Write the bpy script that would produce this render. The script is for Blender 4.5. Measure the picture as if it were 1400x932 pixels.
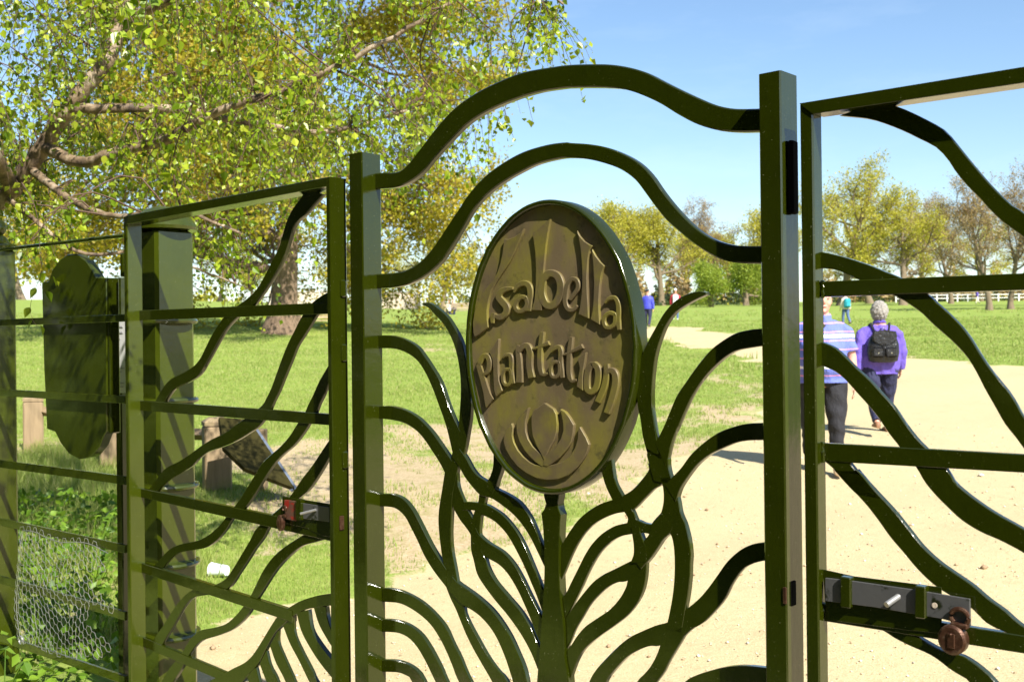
import bpy, bmesh, math, random
import numpy as np
from mathutils import Matrix, Vector, Euler
for o in list(bpy.data.objects): bpy.data.objects.remove(o)
S = bpy.context.scene
C = S.collection
R = math.radians
rng = np.random.default_rng(7)
random.seed(7)
# ---------------------------------------------------------------- camera, sky, sun, exposure
FPX = 1500.0
cam = bpy.data.cameras.new('camera'); camo = bpy.data.objects.new('camera', cam); C.objects.link(camo)
cam.sensor_width = 36; cam.lens = FPX/1400*36; cam.clip_start = .05; cam.clip_end = 3000
CAMZ = 1.5
ROLL, PITCH = -0.0115, 4/FPX
CM = Matrix.Translation((0, 0, CAMZ)) @ Matrix.Rotation(math.pi/2+PITCH, 4, 'X') @ Matrix.Rotation(ROLL, 4, 'Z')
camo.matrix_world = CM
S.camera = camo
cam.dof.use_dof = True; cam.dof.focus_distance = 2.9; cam.dof.aperture_fstop = 9.0
SUN_AZ = Vector((.465, -.886, 0)).normalized(); SUN_EL = R(43)
sundir = Vector((SUN_AZ.x*math.cos(SUN_EL), SUN_AZ.y*math.cos(SUN_EL), math.sin(SUN_EL)))
w = bpy.data.worlds.new('World'); S.world = w; w.use_nodes = True
nt = w.node_tree
sky = nt.nodes.new('ShaderNodeTexSky'); sky.sky_type = 'NISHITA'; sky.sun_disc = False
sky.sun_elevation = SUN_EL; sky.sun_rotation = math.atan2(SUN_AZ.x, SUN_AZ.y)
sky.air_density = 1.0; sky.dust_density = .5; sky.ozone_density = 1.6
bg = nt.nodes['Background']; bg.inputs[1].default_value = .095
hs = nt.nodes.new('ShaderNodeHueSaturation'); hs.inputs['Saturation'].default_value = 1.08
nt.links.new(sky.outputs[0], hs.inputs['Color'])
tcw = nt.nodes.new('ShaderNodeTexCoord'); mpw = nt.nodes.new('ShaderNodeMapping'); mpw.inputs['Scale'].default_value = (2.2, 2.2, 9.0)
nzw = nt.nodes.new('ShaderNodeTexNoise'); nzw.inputs['Scale'].default_value = 2.4; nzw.inputs['Detail'].default_value = 7; nzw.inputs['Roughness'].default_value = .62
rpw = nt.nodes.new('ShaderNodeValToRGB'); rpw.color_ramp.elements[0].position = .5; rpw.color_ramp.elements[1].position = .95; rpw.color_ramp.elements[1].color = (.13, .13, .13, 1)
mxw = nt.nodes.new('ShaderNodeMix'); mxw.data_type = 'RGBA'; mxw.inputs[7].default_value = (7.5, 8.0, 8.6, 1)   # thin high cirrus
nt.links.new(tcw.outputs['Generated'], mpw.inputs[0]); nt.links.new(mpw.outputs[0], nzw.inputs['Vector']); nt.links.new(nzw.outputs['Fac'], rpw.inputs[0])
nt.links.new(rpw.outputs[0], mxw.inputs[0]); nt.links.new(hs.outputs[0], mxw.inputs[6]); nt.links.new(mxw.outputs[2], bg.inputs[0])
sl = bpy.data.lights.new('sun', 'SUN'); sl.energy = 5.0; sl.angle = R(.53); sl.color = (1, .95, .86)
so = bpy.data.objects.new('sun', sl); C.objects.link(so); so.rotation_euler = sundir.to_track_quat('Z', 'Y').to_euler()
S.view_settings.view_transform = 'Standard'; S.view_settings.look = 'None'
S.view_settings.exposure = 1.08; S.view_settings.gamma = 1
S.render.engine = 'CYCLES'
# ---------------------------------------------------------------- materials
MATS = {}
class NT:
    def __init__(s, name):
        s.m = bpy.data.materials.new(name); s.m.use_nodes = True; s.t = s.m.node_tree
        s.b = s.t.nodes['Principled BSDF']; s.out = s.t.nodes['Material Output']; MATS[name] = s.m
    def n(s, typ, **k):
        nd = s.t.nodes.new('ShaderNode'+typ)
        for a, v in k.items(): setattr(nd, a, v)
        return nd
    def l(s, a, b): s.t.links.new(a, b)
    def set(s, **k):
        for a, v in k.items(): s.b.inputs[a.replace('_', ' ')].default_value = v
    def noise(s, scale, detail=4, rough=.55, vec=None, coord='Object'):
        nd = s.n('TexNoise'); nd.inputs['Scale'].default_value = scale; nd.inputs['Detail'].default_value = detail; nd.inputs['Roughness'].default_value = rough
        if vec is None:
            tc = s.n('TexCoord'); vec = tc.outputs[coord]
        s.l(vec, nd.inputs['Vector']); return nd.outputs['Fac']
    def ramp(s, fac, stops, interp='LINEAR'):
        r = s.n('ValToRGB'); r.color_ramp.interpolation = interp
        el = r.color_ramp.elements
        while len(el) < len(stops): el.new(.5)
        for e, (p, c) in zip(el, stops):
            e.position = p; e.color = (*c, 1) if len(c) == 3 else c
        s.l(fac, r.inputs[0]); return r.outputs[0]
    def mix(s, fac, a, b, blend='MIX'):
        m = s.n('Mix', data_type='RGBA', blend_type=blend)
        for inp, v in ((m.inputs[0], fac), (m.inputs[6], a), (m.inputs[7], b)):
            if isinstance(v, (int, float)): inp.default_value = v
            elif isinstance(v, tuple): inp.default_value = (*v, 1)
            else: s.l(v, inp)
        return m.outputs[2]
    def math(s, op, a, b=0.0, clamp=False):
        m = s.n('Math', operation=op, use_clamp=clamp)
        for i, v in enumerate((a, b)):
            if isinstance(v, (int, float)): m.inputs[i].default_value = v
            else: s.l(v, m.inputs[i])
        return m.outputs[0]
    def bump(s, h, strength=.3, dist=.01):
        b = s.n('Bump'); b.inputs['Strength'].default_value = strength; b.inputs['Distance'].default_value = dist
        s.l(h, b.inputs['Height']); s.l(b.outputs[0], s.b.inputs['Normal'])
    def col(s, c): s.l(c, s.b.inputs['Base Color'])
def simple(name, col, rough=.6, var=.25, scale=20, bump=.15, bd=.004, metal=0, spec=.5):
    t = NT(name); n = t.noise(scale, 5)
    t.col(t.mix(n, tuple(c*(1-var) for c in col), tuple(min(1, c*(1+var)) for c in col)))
    t.set(Roughness=rough, Metallic=metal); t.b.inputs['Specular IOR Level'].default_value = spec
    if bump: t.bump(t.noise(scale*3, 5), bump, bd)
    return t.m
def paint_mat(name, c0, c1, rough=.22, chips=.0):
    t = NT(name)
    n = t.noise(9, 6, .6); n2 = t.noise(55, 5, .65)
    base = t.mix(n, c0, c1)
    # dust and pale scuffs with their own shape
    sc = t.ramp(t.noise(38, 8, .75), [(.66, (0, 0, 0)), (.78, (1, 1, 1))])
    scf = t.math('MULTIPLY', sc, .14+chips)
    base = t.mix(scf, base, (.16, .16, .06))
    spk = t.ramp(t.noise(210, 3, .6), [(.70, (0, 0, 0)), (.74, (1, 1, 1))])
    base = t.mix(t.math('MULTIPLY', spk, .6), base, (.3, .3, .18))
    rst = t.ramp(t.noise(24, 9, .8), [(.69, (0, 0, 0)), (.73, (1, 1, 1))])
    base = t.mix(t.math('MULTIPLY', rst, .75), base, (.06, .028, .012))
    t.col(base)
    rr = t.ramp(n2, [(.3, (rough*.7,)*3), (.7, (rough*1.5,)*3)])
    t.l(rr, t.b.inputs['Roughness'])
    t.set(**{'Coat_Weight': .3, 'Coat_Roughness': .06})
    # brush marks + orange peel + dents
    tc = t.n('TexCoord'); mp = t.n('Mapping'); mp.inputs['Scale'].default_value = (60, 60, 7); t.l(tc.outputs['Object'], mp.inputs[0])
    h = t.math('ADD', t.math('MULTIPLY', t.noise(1, 4, .6, mp.outputs[0]), .6), t.math('ADD', t.math('MULTIPLY', n2, .5), t.math('MULTIPLY', t.noise(7, 3), 2.2)))
    t.bump(h, .24, .003)
    return t.m
paint_mat('green_paint', (.0115, .0165, .0004), (.021, .0285, .0008), .12)
paint_mat('green_paint_lichen', (.024, .034, .001), (.041, .054, .0025), .18, .05)
def bronze():
    t = NT('bronze'); n = t.noise(5, 6, .6)
    base = t.mix(n, (.095, .07, .034), (.2, .148, .078))
    tc = t.n('TexCoord'); mp = t.n('Mapping'); mp.inputs['Scale'].default_value = (10, 10, 4.5); t.l(tc.outputs['Object'], mp.inputs[0])
    st = t.ramp(t.noise(1, 5, .6, mp.outputs[0]), [(.42, (0, 0, 0)), (.62, (1, 1, 1))])
    base = t.mix(t.math('MULTIPLY', st, .62), base, (.21, .19, .016))
    sp = t.ramp(t.noise(70, 6, .7), [(.6, (0, 0, 0)), (.75, (1, 1, 1))])
    base = t.mix(t.math('MULTIPLY', sp, .5), base, (.25, .2, .12))
    dk = t.ramp(t.noise(26, 6, .7), [(.33, (1, 1, 1)), (.45, (0, 0, 0))])
    base = t.mix(t.math('MULTIPLY', dk, .6), base, (.05, .045, .02))
    t.col(base); t.set(Roughness=.52, Metallic=.15)
    t.bump(t.noise(90, 6, .7), .3, .0015); return t.m
bronze()
t = NT('bronze_relief'); n = t.noise(14, 6, .65); bs = t.mix(n, (.088, .066, .031), (.18, .137, .068)); ms_ = t.ramp(t.noise(9, 6, .65), [(.45, (0, 0, 0)), (.62, (1, 1, 1))])
t.col(t.mix(t.math('MULTIPLY', ms_, .6), bs, (.22, .195, .02))); t.set(Roughness=.46, Metallic=.2); t.bump(t.noise(110, 6, .7), .3, .0012)
simple('chipped_steel', (.36, .36, .35), .4, .2, 30, .2, .002, .6)
t = NT('worn_bolt'); base = t.mix(t.ramp(t.noise(26, 6, .6), [(.36, (0, 0, 0)), (.42, (1, 1, 1))]), (.012, .016, .004), (.085, .085, .085)); t.col(base); t.set(Roughness=.4, Metallic=.2); t.bump(t.noise(80), .2, .002)
t = NT('rust'); t.col(t.ramp(t.noise(60, 7, .7), [(.3, (.03, .012, .007)), (.5, (.075, .032, .016)), (.7, (.15, .1, .065))])); t.set(Roughness=.45, Metallic=.55); t.bump(t.noise(120, 6), .5, .002)
t = NT('red_paint'); t.col(t.mix(t.ramp(t.noise(35, 7), [(.42, (0, 0, 0)), (.5, (1, 1, 1))]), (.26, .012, .01), (.1, .05, .035))); t.set(Roughness=.4)
simple('shade_black', (.006, .006, .005), .9, .1, 10, 0, 0, 0, .05)
simple('galvanised_wire', (.5, .5, .5), .35, .15, 60, 0, 0, .75)
def wood(name, c0, c1):
    t = NT(name); tc = t.n('TexCoord'); mp = t.n('Mapping'); mp.inputs['Scale'].default_value = (14, 14, 1.5); t.l(tc.outputs['Object'], mp.inputs[0])
    n = t.noise(1.5, 7, .65, mp.outputs[0]); c = t.mix(n, c0, c1)
    m = t.ramp(t.noise(3, 5), [(.5, (0, 0, 0)), (.7, (1, 1, 1))]); c = t.mix(t.math('MULTIPLY', m, .6), c, (.2, .2, .04))
    t.col(c); t.set(Roughness=.8); t.bump(n, .6, .01)
wood('post_wood', (.11, .075, .04), (.42, .31, .18)); wood('bench_wood', (.28, .2, .12), (.5, .38, .24)); wood('pale_wood', (.42, .34, .26), (.66, .56, .45))
def bark(name, c0, c1, sc=6, st=.9, bd=.05):
    t = NT(name); tc = t.n('TexCoord'); mp = t.n('Mapping'); mp.inputs['Scale'].default_value = (sc, sc, sc*.3); t.l(tc.outputs['Object'], mp.inputs[0])
    n = t.noise(1, 8, .7, mp.outputs[0]); t.col(t.mix(n, c0, c1)); t.set(Roughness=.9); t.bump(n, st, bd)
bark('oak_bark', (.07, .045, .028), (.36, .25, .16), 5, 1, .2)
bark('far_bark', (.09, .065, .04), (.26, .2, .125), 3)
t = NT('birch_bark'); tc = t.n('TexCoord'); n = t.noise(7, 7, .7)
c = t.ramp(n, [(.38, (.05, .032, .02)), (.52, (.2, .14, .08)), (.66, (.44, .36, .26))]); t.col(c); t.set(Roughness=.7); t.bump(n, .6, .02)
simple('twig_bark', (.10, .06, .035), .8, .3, 15, 0)
simple('twig_far', (.17, .115, .065), .9, .3, 3, 0)
def leaf(name, cols, trans=.45, rough=.5, spec=.3):
    t = NT(name); g = t.n('NewGeometry'); oi = t.n('ObjectInfo')
    f = t.math('FRACT', t.math('ADD', g.outputs['Random Per Island'], oi.outputs['Random']))
    c = t.ramp(f, [(i/(len(cols)-1), k) for i, k in enumerate(cols)])
    t.col(c); t.set(Roughness=rough); t.b.inputs['Specular IOR Level'].default_value = spec
    tr = t.n('BsdfTranslucent'); t.l(t.mix(.5, c, (.5, .6, .05), 'MULTIPLY'), tr.inputs[0])
    gm = t.mix(1.0, c, (1.3, 1.25, .7), 'MULTIPLY'); t.l(gm, tr.inputs[0])
    ms = t.n('MixShader'); ms.inputs[0].default_value = trans
    t.l(t.b.outputs[0], ms.inputs[1]); t.l(tr.outputs[0], ms.inputs[2]); t.l(ms.outputs[0], t.out.inputs[0])
leaf('birch_leaf', [(.08, .14, .004), (.17, .27, .008), (.3, .4, .018), (.38, .43, .035), (.13, .22, .006)], .4, .38, .5)
leaf('oak_leaf', [(.3, .25, .02), (.42, .35, .03), (.36, .27, .03), (.3, .3, .02), (.46, .41, .05)], .4)
leaf('yellow_leaf', [(.38, .35, .04), (.47, .43, .05), (.32, .33, .04), (.52, .45, .07)], .4)
leaf('green_leaf', [(.17, .24, .03), (.25, .33, .04), (.33, .38, .05)], .4)
leaf('brown_leaf', [(.3, .2, .09), (.38, .27, .12), (.28, .21, .1), (.42, .32, .1)], .3)
leaf('weed_leaf', [(.06, .13, .01), (.11, .21, .018), (.18, .29, .025), (.09, .17, .02)], .3, .45, .25)
leaf('grass_blade', [(.15, .22, .035), (.22, .31, .055), (.29, .36, .08), (.4, .39, .16), (.19, .275, .045)], .35, .5, .3)
leaf('dark_hedge', [(.03, .05, .02), (.05, .075, .025), (.07, .09, .03)], .2)
leaf('dry_leaf', [(.3, .2, .1), (.42, .32, .2), (.2, .12, .06)], .2)
# ---------------------------------------------------------------- helpers
class MB:
    def __init__(s): s.v = []; s.f = []; s.mi = []
    def add(s, vs, fs, mi=0):
        o = len(s.v); s.v.extend([tuple(map(float, p)) for p in vs]); s.f.extend([tuple(i+o for i in f) for f in fs]); s.mi.extend([mi]*len(fs))
    def box(s, c, size, rz=0, bev=0):
        x, y, z = [k/2 for k in size]; b = min(bev, x*.9, y*.9, z*.9)
        cs, sn = math.cos(rz), math.sin(rz)
        def T(p): return (c[0]+p[0]*cs-p[1]*sn, c[1]+p[0]*sn+p[1]*cs, c[2]+p[2])
        if b <= 0:
            vs = [T((i, j, k)) for i in (-x, x) for j in (-y, y) for k in (-z, z)]
            s.add(vs, [(0, 1, 3, 2), (4, 6, 7, 5), (0, 4, 5, 1), (2, 3, 7, 6), (0, 2, 6, 4), (1, 5, 7, 3)])
        else:   # chamfered on the vertical edges and top/bottom
            def ring(xx, yy, zz): return [T(p) for p in ((-xx+b, -yy, zz), (xx-b, -yy, zz), (xx, -yy+b, zz), (xx, yy-b, zz), (xx-b, yy, zz), (-xx+b, yy, zz), (-xx, yy-b, zz), (-xx, -yy+b, zz))]
            s.loft([ring(x-b, y-b, -z), ring(x, y, -z+b), ring(x, y, z-b), ring(x-b, y-b, z)])
    def loft(s, rings, cap=True, closed=False):
        n = len(rings[0]); m = len(rings); vs = [p for r in rings for p in r]; fs = []
        for i in range(m if closed else m-1):
            i2 = (i+1) % m
            for j in range(n): fs.append((i*n+j, i*n+(j+1) % n, i2*n+(j+1) % n, i2*n+j))
        if cap and not closed: fs.append(tuple(range(n-1, -1, -1))); fs.append(tuple((m-1)*n+j for j in range(n)))
        s.add(vs, fs)
    def tube(s, pts, rad, n=8, cap=True, flat=1.0):
        pts = np.array(pts, float); k = len(pts)
        rad = np.broadcast_to(np.array(rad, float), (k,)) if np.ndim(rad) < 2 else np.array(rad, float)
        d = np.gradient(pts, axis=0); d /= np.linalg.norm(d, axis=1)[:, None]+1e-9
        ref = np.array([0, 0, 1.]) if abs(d[:, 2]).mean() < .75 else np.array([0, 1., 0])
        a = np.cross(d, ref); a /= np.linalg.norm(a, axis=1)[:, None]+1e-9; b = np.cross(a, d)
        th = np.arange(n)*2*math.pi/n
        rings = []
        for i in range(k):
            ra, rb = (rad[i], rad[i]*flat) if np.ndim(rad) < 2 else rad[i]
            rings.append([tuple(pts[i]+a[i]*math.cos(t)*ra+b[i]*math.sin(t)*rb) for t in th])
        s.loft(rings, cap)
    def ell(s, c, r, n=12, m=8, rot=None):
        rings = []
        for i in range(1, m):
            ph = math.pi*i/m; ring = []
            for j in range(n):
                p = Vector((r[0]*math.sin(ph)*math.cos(2*math.pi*j/n), r[1]*math.sin(ph)*math.sin(2*math.pi*j/n), -r[2]*math.cos(ph)))
                if rot: p = rot @ p
                ring.append(tuple(Vector(c)+p))
            rings.append(ring)
        s.loft(rings)
    def lathe(s, prof, c=(0, 0, 0), n=20):
        s.loft([[(c[0]+r*math.cos(2*math.pi*j/n), c[1]+r*math.sin(2*math.pi*j/n), c[2]+z) for j in range(n)] for r, z in prof])
    def prism(s, poly, w0, w1):   # polygon in (u,z) extruded along w
        n = len(poly); vs = [(p[0], w0, p[1]) for p in poly]+[(p[0], w1, p[1]) for p in poly]
        s.add(vs, [tuple(range(n)), tuple(range(2*n-1, n-1, -1))]+[(i, i+n, (i+1) % n+n, (i+1) % n) for i in range(n)])
    def mesh(s, name, mats, smooth=35, bevel=0):
        me = bpy.data.meshes.new(name); me.from_pydata(s.v, [], s.f)
        for m in (mats if isinstance(mats, (list, tuple)) else [mats]): me.materials.append(MATS[m])
        if any(s.mi): me.polygons.foreach_set('material_index', s.mi)
        bm = bmesh.new(); bm.from_mesh(me); bmesh.ops.recalc_face_normals(bm, faces=bm.faces)
        if bevel:
            ed = [e for e in bm.edges if len(e.link_faces) == 2 and e.calc_face_angle(0) > R(50)]
            bmesh.ops.bevel(bm, geom=ed, offset=bevel, segments=1, profile=.5, affect='EDGES', clamp_overlap=True)
        bm.to_mesh(me); bm.free()
        if smooth:
            me.polygons.foreach_set('use_smooth', [True]*len(me.polygons)); me.set_sharp_from_angle(angle=R(smooth))
        me.update(); return me
    def build(s, name, mats, parent=None, origin=None, smooth=35, bevel=0):
        if origin is not None:
            s.v = [(p[0]-origin[0], p[1]-origin[1], p[2]-origin[2]) for p in s.v]
        o = bpy.data.objects.new(name, s.mesh(name, mats, smooth, bevel)); C.objects.link(o); o.parent = parent
        return o
def tag(o, label=None, cat=None, group=None, kind=None):
    for k, v in (('label', label), ('category', cat), ('group', group), ('kind', kind)):
        if v: o[k] = v
    return o
def empty(name, loc, rz=0, label=None, cat=None, group=None):
    o = bpy.data.objects.new(name, None); C.objects.link(o); o.location = loc; o.rotation_euler = (0, 0, rz); o.empty_display_size = .1
    return tag(o, label, cat, group)
def npmesh(name, V, F, mat, parent=None, smooth=False, kind=None):
    me = bpy.data.meshes.new(name); V = np.asarray(V, np.float32); F = np.asarray(F, np.int32); k = F.shape[1]
    me.vertices.add(len(V)); me.vertices.foreach_set('co', V.ravel())
    me.loops.add(F.size); me.loops.foreach_set('vertex_index', F.ravel())
    me.polygons.add(len(F)); me.polygons.foreach_set('loop_start', np.arange(0, F.size, k, dtype=np.int32)); me.polygons.foreach_set('loop_total', np.full(len(F), k, np.int32))
    me.update(calc_edges=True); me.materials.append(MATS[mat])
    if smooth: me.polygons.foreach_set('use_smooth', [True]*len(F))
    o = bpy.data.objects.new(name, me); C.objects.link(o); o.parent = parent
    if kind: o['kind'] = kind
    return o
def cat_spline(pts, n):
    P = np.array(pts, float)
    if len(P) < 3:
        t = np.linspace(0, 1, n)[:, None]; return P[0]*(1-t)+P[-1]*t
    Q = np.vstack([2*P[0]-P[1], P, 2*P[-1]-P[-2]]); out = []
    for i in range(1, len(Q)-2):
        for t in np.linspace(0, 1, 10, endpoint=False):
            a, b, c, d = Q[i-1:i+3]
            out.append(.5*(2*b+(c-a)*t+(2*a-5*b+4*c-d)*t*t+(3*b-a-3*c+d)*t**3))
    out.append(P[-1]); out = np.array(out)
    L = np.r_[0, np.cumsum(np.linalg.norm(np.diff(out, axis=0), axis=1))]
    q = np.linspace(0, L[-1], n)
    return np.stack([np.interp(q, L, out[:, k]) for k in range(out.shape[1])], 1)
# ---------------------------------------------------------------- photograph geometry -> place
def ray(x, y):
    d = CM.to_3x3() @ Vector(((x-700)/FPX, -(y-466)/FPX, -1)); return d
Z0 = 2.8
PD = math.hypot(1650, 1500)
U = Vector((1650/PD, -1500/PD, 0)); W = Vector((1500/PD, 1650/PD, 0))   # gate line (to the right) and away from the camera
GRZ = math.atan2(U.y, U.x)
def L(x, y, wo=0.0):           # photo point -> (u, w, z) on the gate plane pushed back by wo
    d = ray(x, y); o = Vector((0, 0, CAMZ)); P0 = Vector((0, Z0, 0))
    t = (wo-(o-P0).dot(W))/d.dot(W); p = o+d*t
    return ((p-P0).dot(U), wo, p.z)
def gate_world(u, wo, z): p = Vector((0, Z0, 0))+U*u+W*wo; return Vector((p.x, p.y, z))
_yk = [-200, -20, 3, 5, 10, 14, 30, 50, 65, 100, 150, 210, 260, 500]
_zk = [-.5, -.2, 0, 0, .235, .42, 1.19, 2.17, 2.9, 4.4, 6.45, 8.9, 9.6, 4]
_yt = np.arange(-200, 500, .5); _zt = np.interp(_yt, _yk, _zk)
_kn = np.exp(-np.linspace(-2, 2, 9)**2); _kn /= _kn.sum(); _zt = np.convolve(np.pad(_zt, 4, 'edge'), _kn, 'valid')
def H(x, y):
    x = np.asarray(x, float); y = np.asarray(y, float)
    z = np.interp(y, _yt, _zt)
    sm = np.clip((y-15)/40, 0, 1); sm = sm*sm*(3-2*sm)
    z = z+.034*np.clip(-x-2, 0, 50)*sm
    lw = np.clip((-x+15)/40, 0, 1)
    z = z-lw*.06*np.clip(y-150, 0, 300)
    z = z+.018*(np.sin(x*1.7+y*.9)+np.sin(x*.8-y*1.3+2))+.008*(np.sin(x*4.1+1)*np.sin(y*3.7))
    return z
def ground_pt(px, py):
    d = ray(px, py); o = np.array((0, 0, CAMZ)); t = np.geomspace(2, 400, 4000)
    P = o+t[:, None]*np.array(d); dz = P[:, 2]-H(P[:, 0], P[:, 1]); i = np.argmax(dz < 0)
    if i == 0: i = len(t)-1
    return Vector((P[i, 0], P[i, 1], float(H(P[i, 0], P[i, 1]))))
def at_depth(px, py, D):
    d = ray(px, py); return Vector((0, 0, CAMZ))+d*(D/d.y)
# ---------------------------------------------------------------- gate screen
ZN = dict(Z1=(480, 620, .3347), Z2=(760, 620, .3347), Z3=(480, 380, .3218), Z4=(800, 380, .3218), Z7=(470, 60, .408), Z8=(780, 60, .408),
          A4=(160, 230, .3757), A5=(160, 580, .3778), B5=(1020, 60, .3862), B6=(1020, 380, .3433), B7=(1020, 640, .3133),
          T1=(630, 270, .2145), T2=(740, 270, .2145), T3=(635, 430, .1609), T4=(740, 430, .1609), T5=(670, 540, .1502), P=(0, 0, 1))
def px(zone, pts):
    x0, y0, s = ZN[zone]; return [(x0+p[0]*s, y0+p[1]*s) for p in pts]
def loc2(pts, w): return [(L(x, y, w)[0], L(x, y, w)[2]) for x, y in pts]
def ribbon(mb, A, B, w0, w1, n=None, ch=.0016, closed=False, straight=False):
    if straight: a, b = np.array(A, float), np.array(B, float)
    else:
        n = n or max(12, 4*len(A)); a, b = cat_spline(A, n), cat_spline(B, n)
    rings = []
    for p, q in zip(a, b):
        e = q-p; Ln = np.linalg.norm(e)+1e-9; e = e/Ln; c = min(ch, .3*Ln); k = min(c, abs(w1-w0)*.3)
        P2, Q2 = p+e*c, q-e*c
        rings.append([(P2[0], w0, P2[1]), (Q2[0], w0, Q2[1]), (q[0], w0+k, q[1]), (q[0], w1-k, q[1]), (Q2[0], w1, Q2[1]), (P2[0], w1, P2[1]), (p[0], w1-k, p[1]), (p[0], w0+k, p[1])])
    mb.loft(rings, closed=closed)
GZ = lambda u, wo: float(H(gate_world(u, wo, 0).x, gate_world(u, wo, 0).y))
stag = [0]
DW = 0.0   # how far the leaf being built stands in front of the screen's plane
def bar(parent, org, name, zA, zB, w0=0.0, th=.012, mat='green_paint', ext=None, ch=.0016):
    """zA, zB: lists of (zone, points) of the two edges of a flat bar"""
    w0 = w0+DW
    A = sum((px(z, p) for z, p in zA), []); B = sum((px(z, p) for z, p in zB), [])
    st = (stag[0] % 7)*.0004; stag[0] += 1
    mb = MB(); ribbon(mb, loc2(A, w0), loc2(B, w0), w0-st, w0+th+st, n=max(14, 4*max(len(A), len(B))), ch=ch)
    return mb.build(name, mat, parent, org)
def vbar(parent, org, name, x0, x1, ytop, ybase_z, w0, w1, mat='green_paint', lean=0, ch=.003):
    """upright of rectangular section: front face between photo columns x0..x1 (at y=470), plumb"""
    w0, w1 = w0+DW, w1+DW
    u0 = L(x0, 470, w0)[0]; u1 = L(x1, 470, w0)[0]; zt = L((x0+x1)/2, ytop, w0)[2]
    mb = MB(); ribbon(mb, [(u0, ybase_z), (u0, zt)], [(u1, ybase_z), (u1, zt)], w0, w1, n=2, ch=ch)
    return mb.build(name, mat, parent, org), (u0, u1, zt)
# --- centre screen
cx = L(756, 470)[0]
g0 = (cx, 0, GZ(cx, 0))
def root(name, org, label, cat, group=None): return empty(name, gate_world(*org), GRZ, label, cat, group)
scr = root('gate_screen', g0, 'fixed dark green iron screen between two square posts, carrying the oval bronze plaque', 'gate')
vbar(scr, g0, 'post', 479.5, 497.5, 209, g0[2]-.15, -.055, .016)
vbar(scr, g0, 'post', 1041, 1071.5, 98, g0[2]-.15, -.055, .016)
top_u = [(122,432),(180,428),(215,402),(260,345),(310,280),(370,215),(440,165),(520,125),(600,95),(700,77)]
top_l = [(122,485),(175,480),(220,462),(262,430),(300,385),(350,330),(410,270),(480,225),(560,190),(650,162),(740,148)]
bar(scr, g0, 'arch_bar', [('Z7', [(100,434)]+top_u), ('Z8', [(0,70),(80,68),(140,70),(200,80),(255,97),(310,125),(360,150),(420,178),(480,203),(530,215),(575,218),(650,216)])],
    [('Z7', [(100,487)]+top_l), ('Z8', [(0,147),(80,146),(150,149),(190,155),(240,172),(300,200),(360,237),(420,268),(480,287),(530,294),(575,296),(650,294)])], -.006, .02, ch=.003)
bar(scr, g0, 'arch_bar', [('Z7', [(105,771),(128,770),(170,767),(215,755),(260,725),(300,680),(340,620),(380,560),(420,500),(470,445),(530,400),(600,362),(680,338),(740,330)]), ('Z8', [(0,332),(60,336),(120,347),(180,370),(230,400),(270,440),(305,490),(340,535),(385,585),(430,625),(480,655),(540,673),(590,677),(655,677)])],
    [('Z7', [(105,819),(128,818),(170,815),(220,803),(270,778),(320,735),(362,675),(395,620),(430,560),(475,508),(530,465),(590,430),(650,402),(720,385)]), ('Z8', [(0,382),(60,387),(120,402),(170,422),(215,455),(250,500),(285,548),(320,590),(370,635),(420,675),(470,707),(520,727),(570,735),(655,738)])], -.004, .018, ch=.003)
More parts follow.
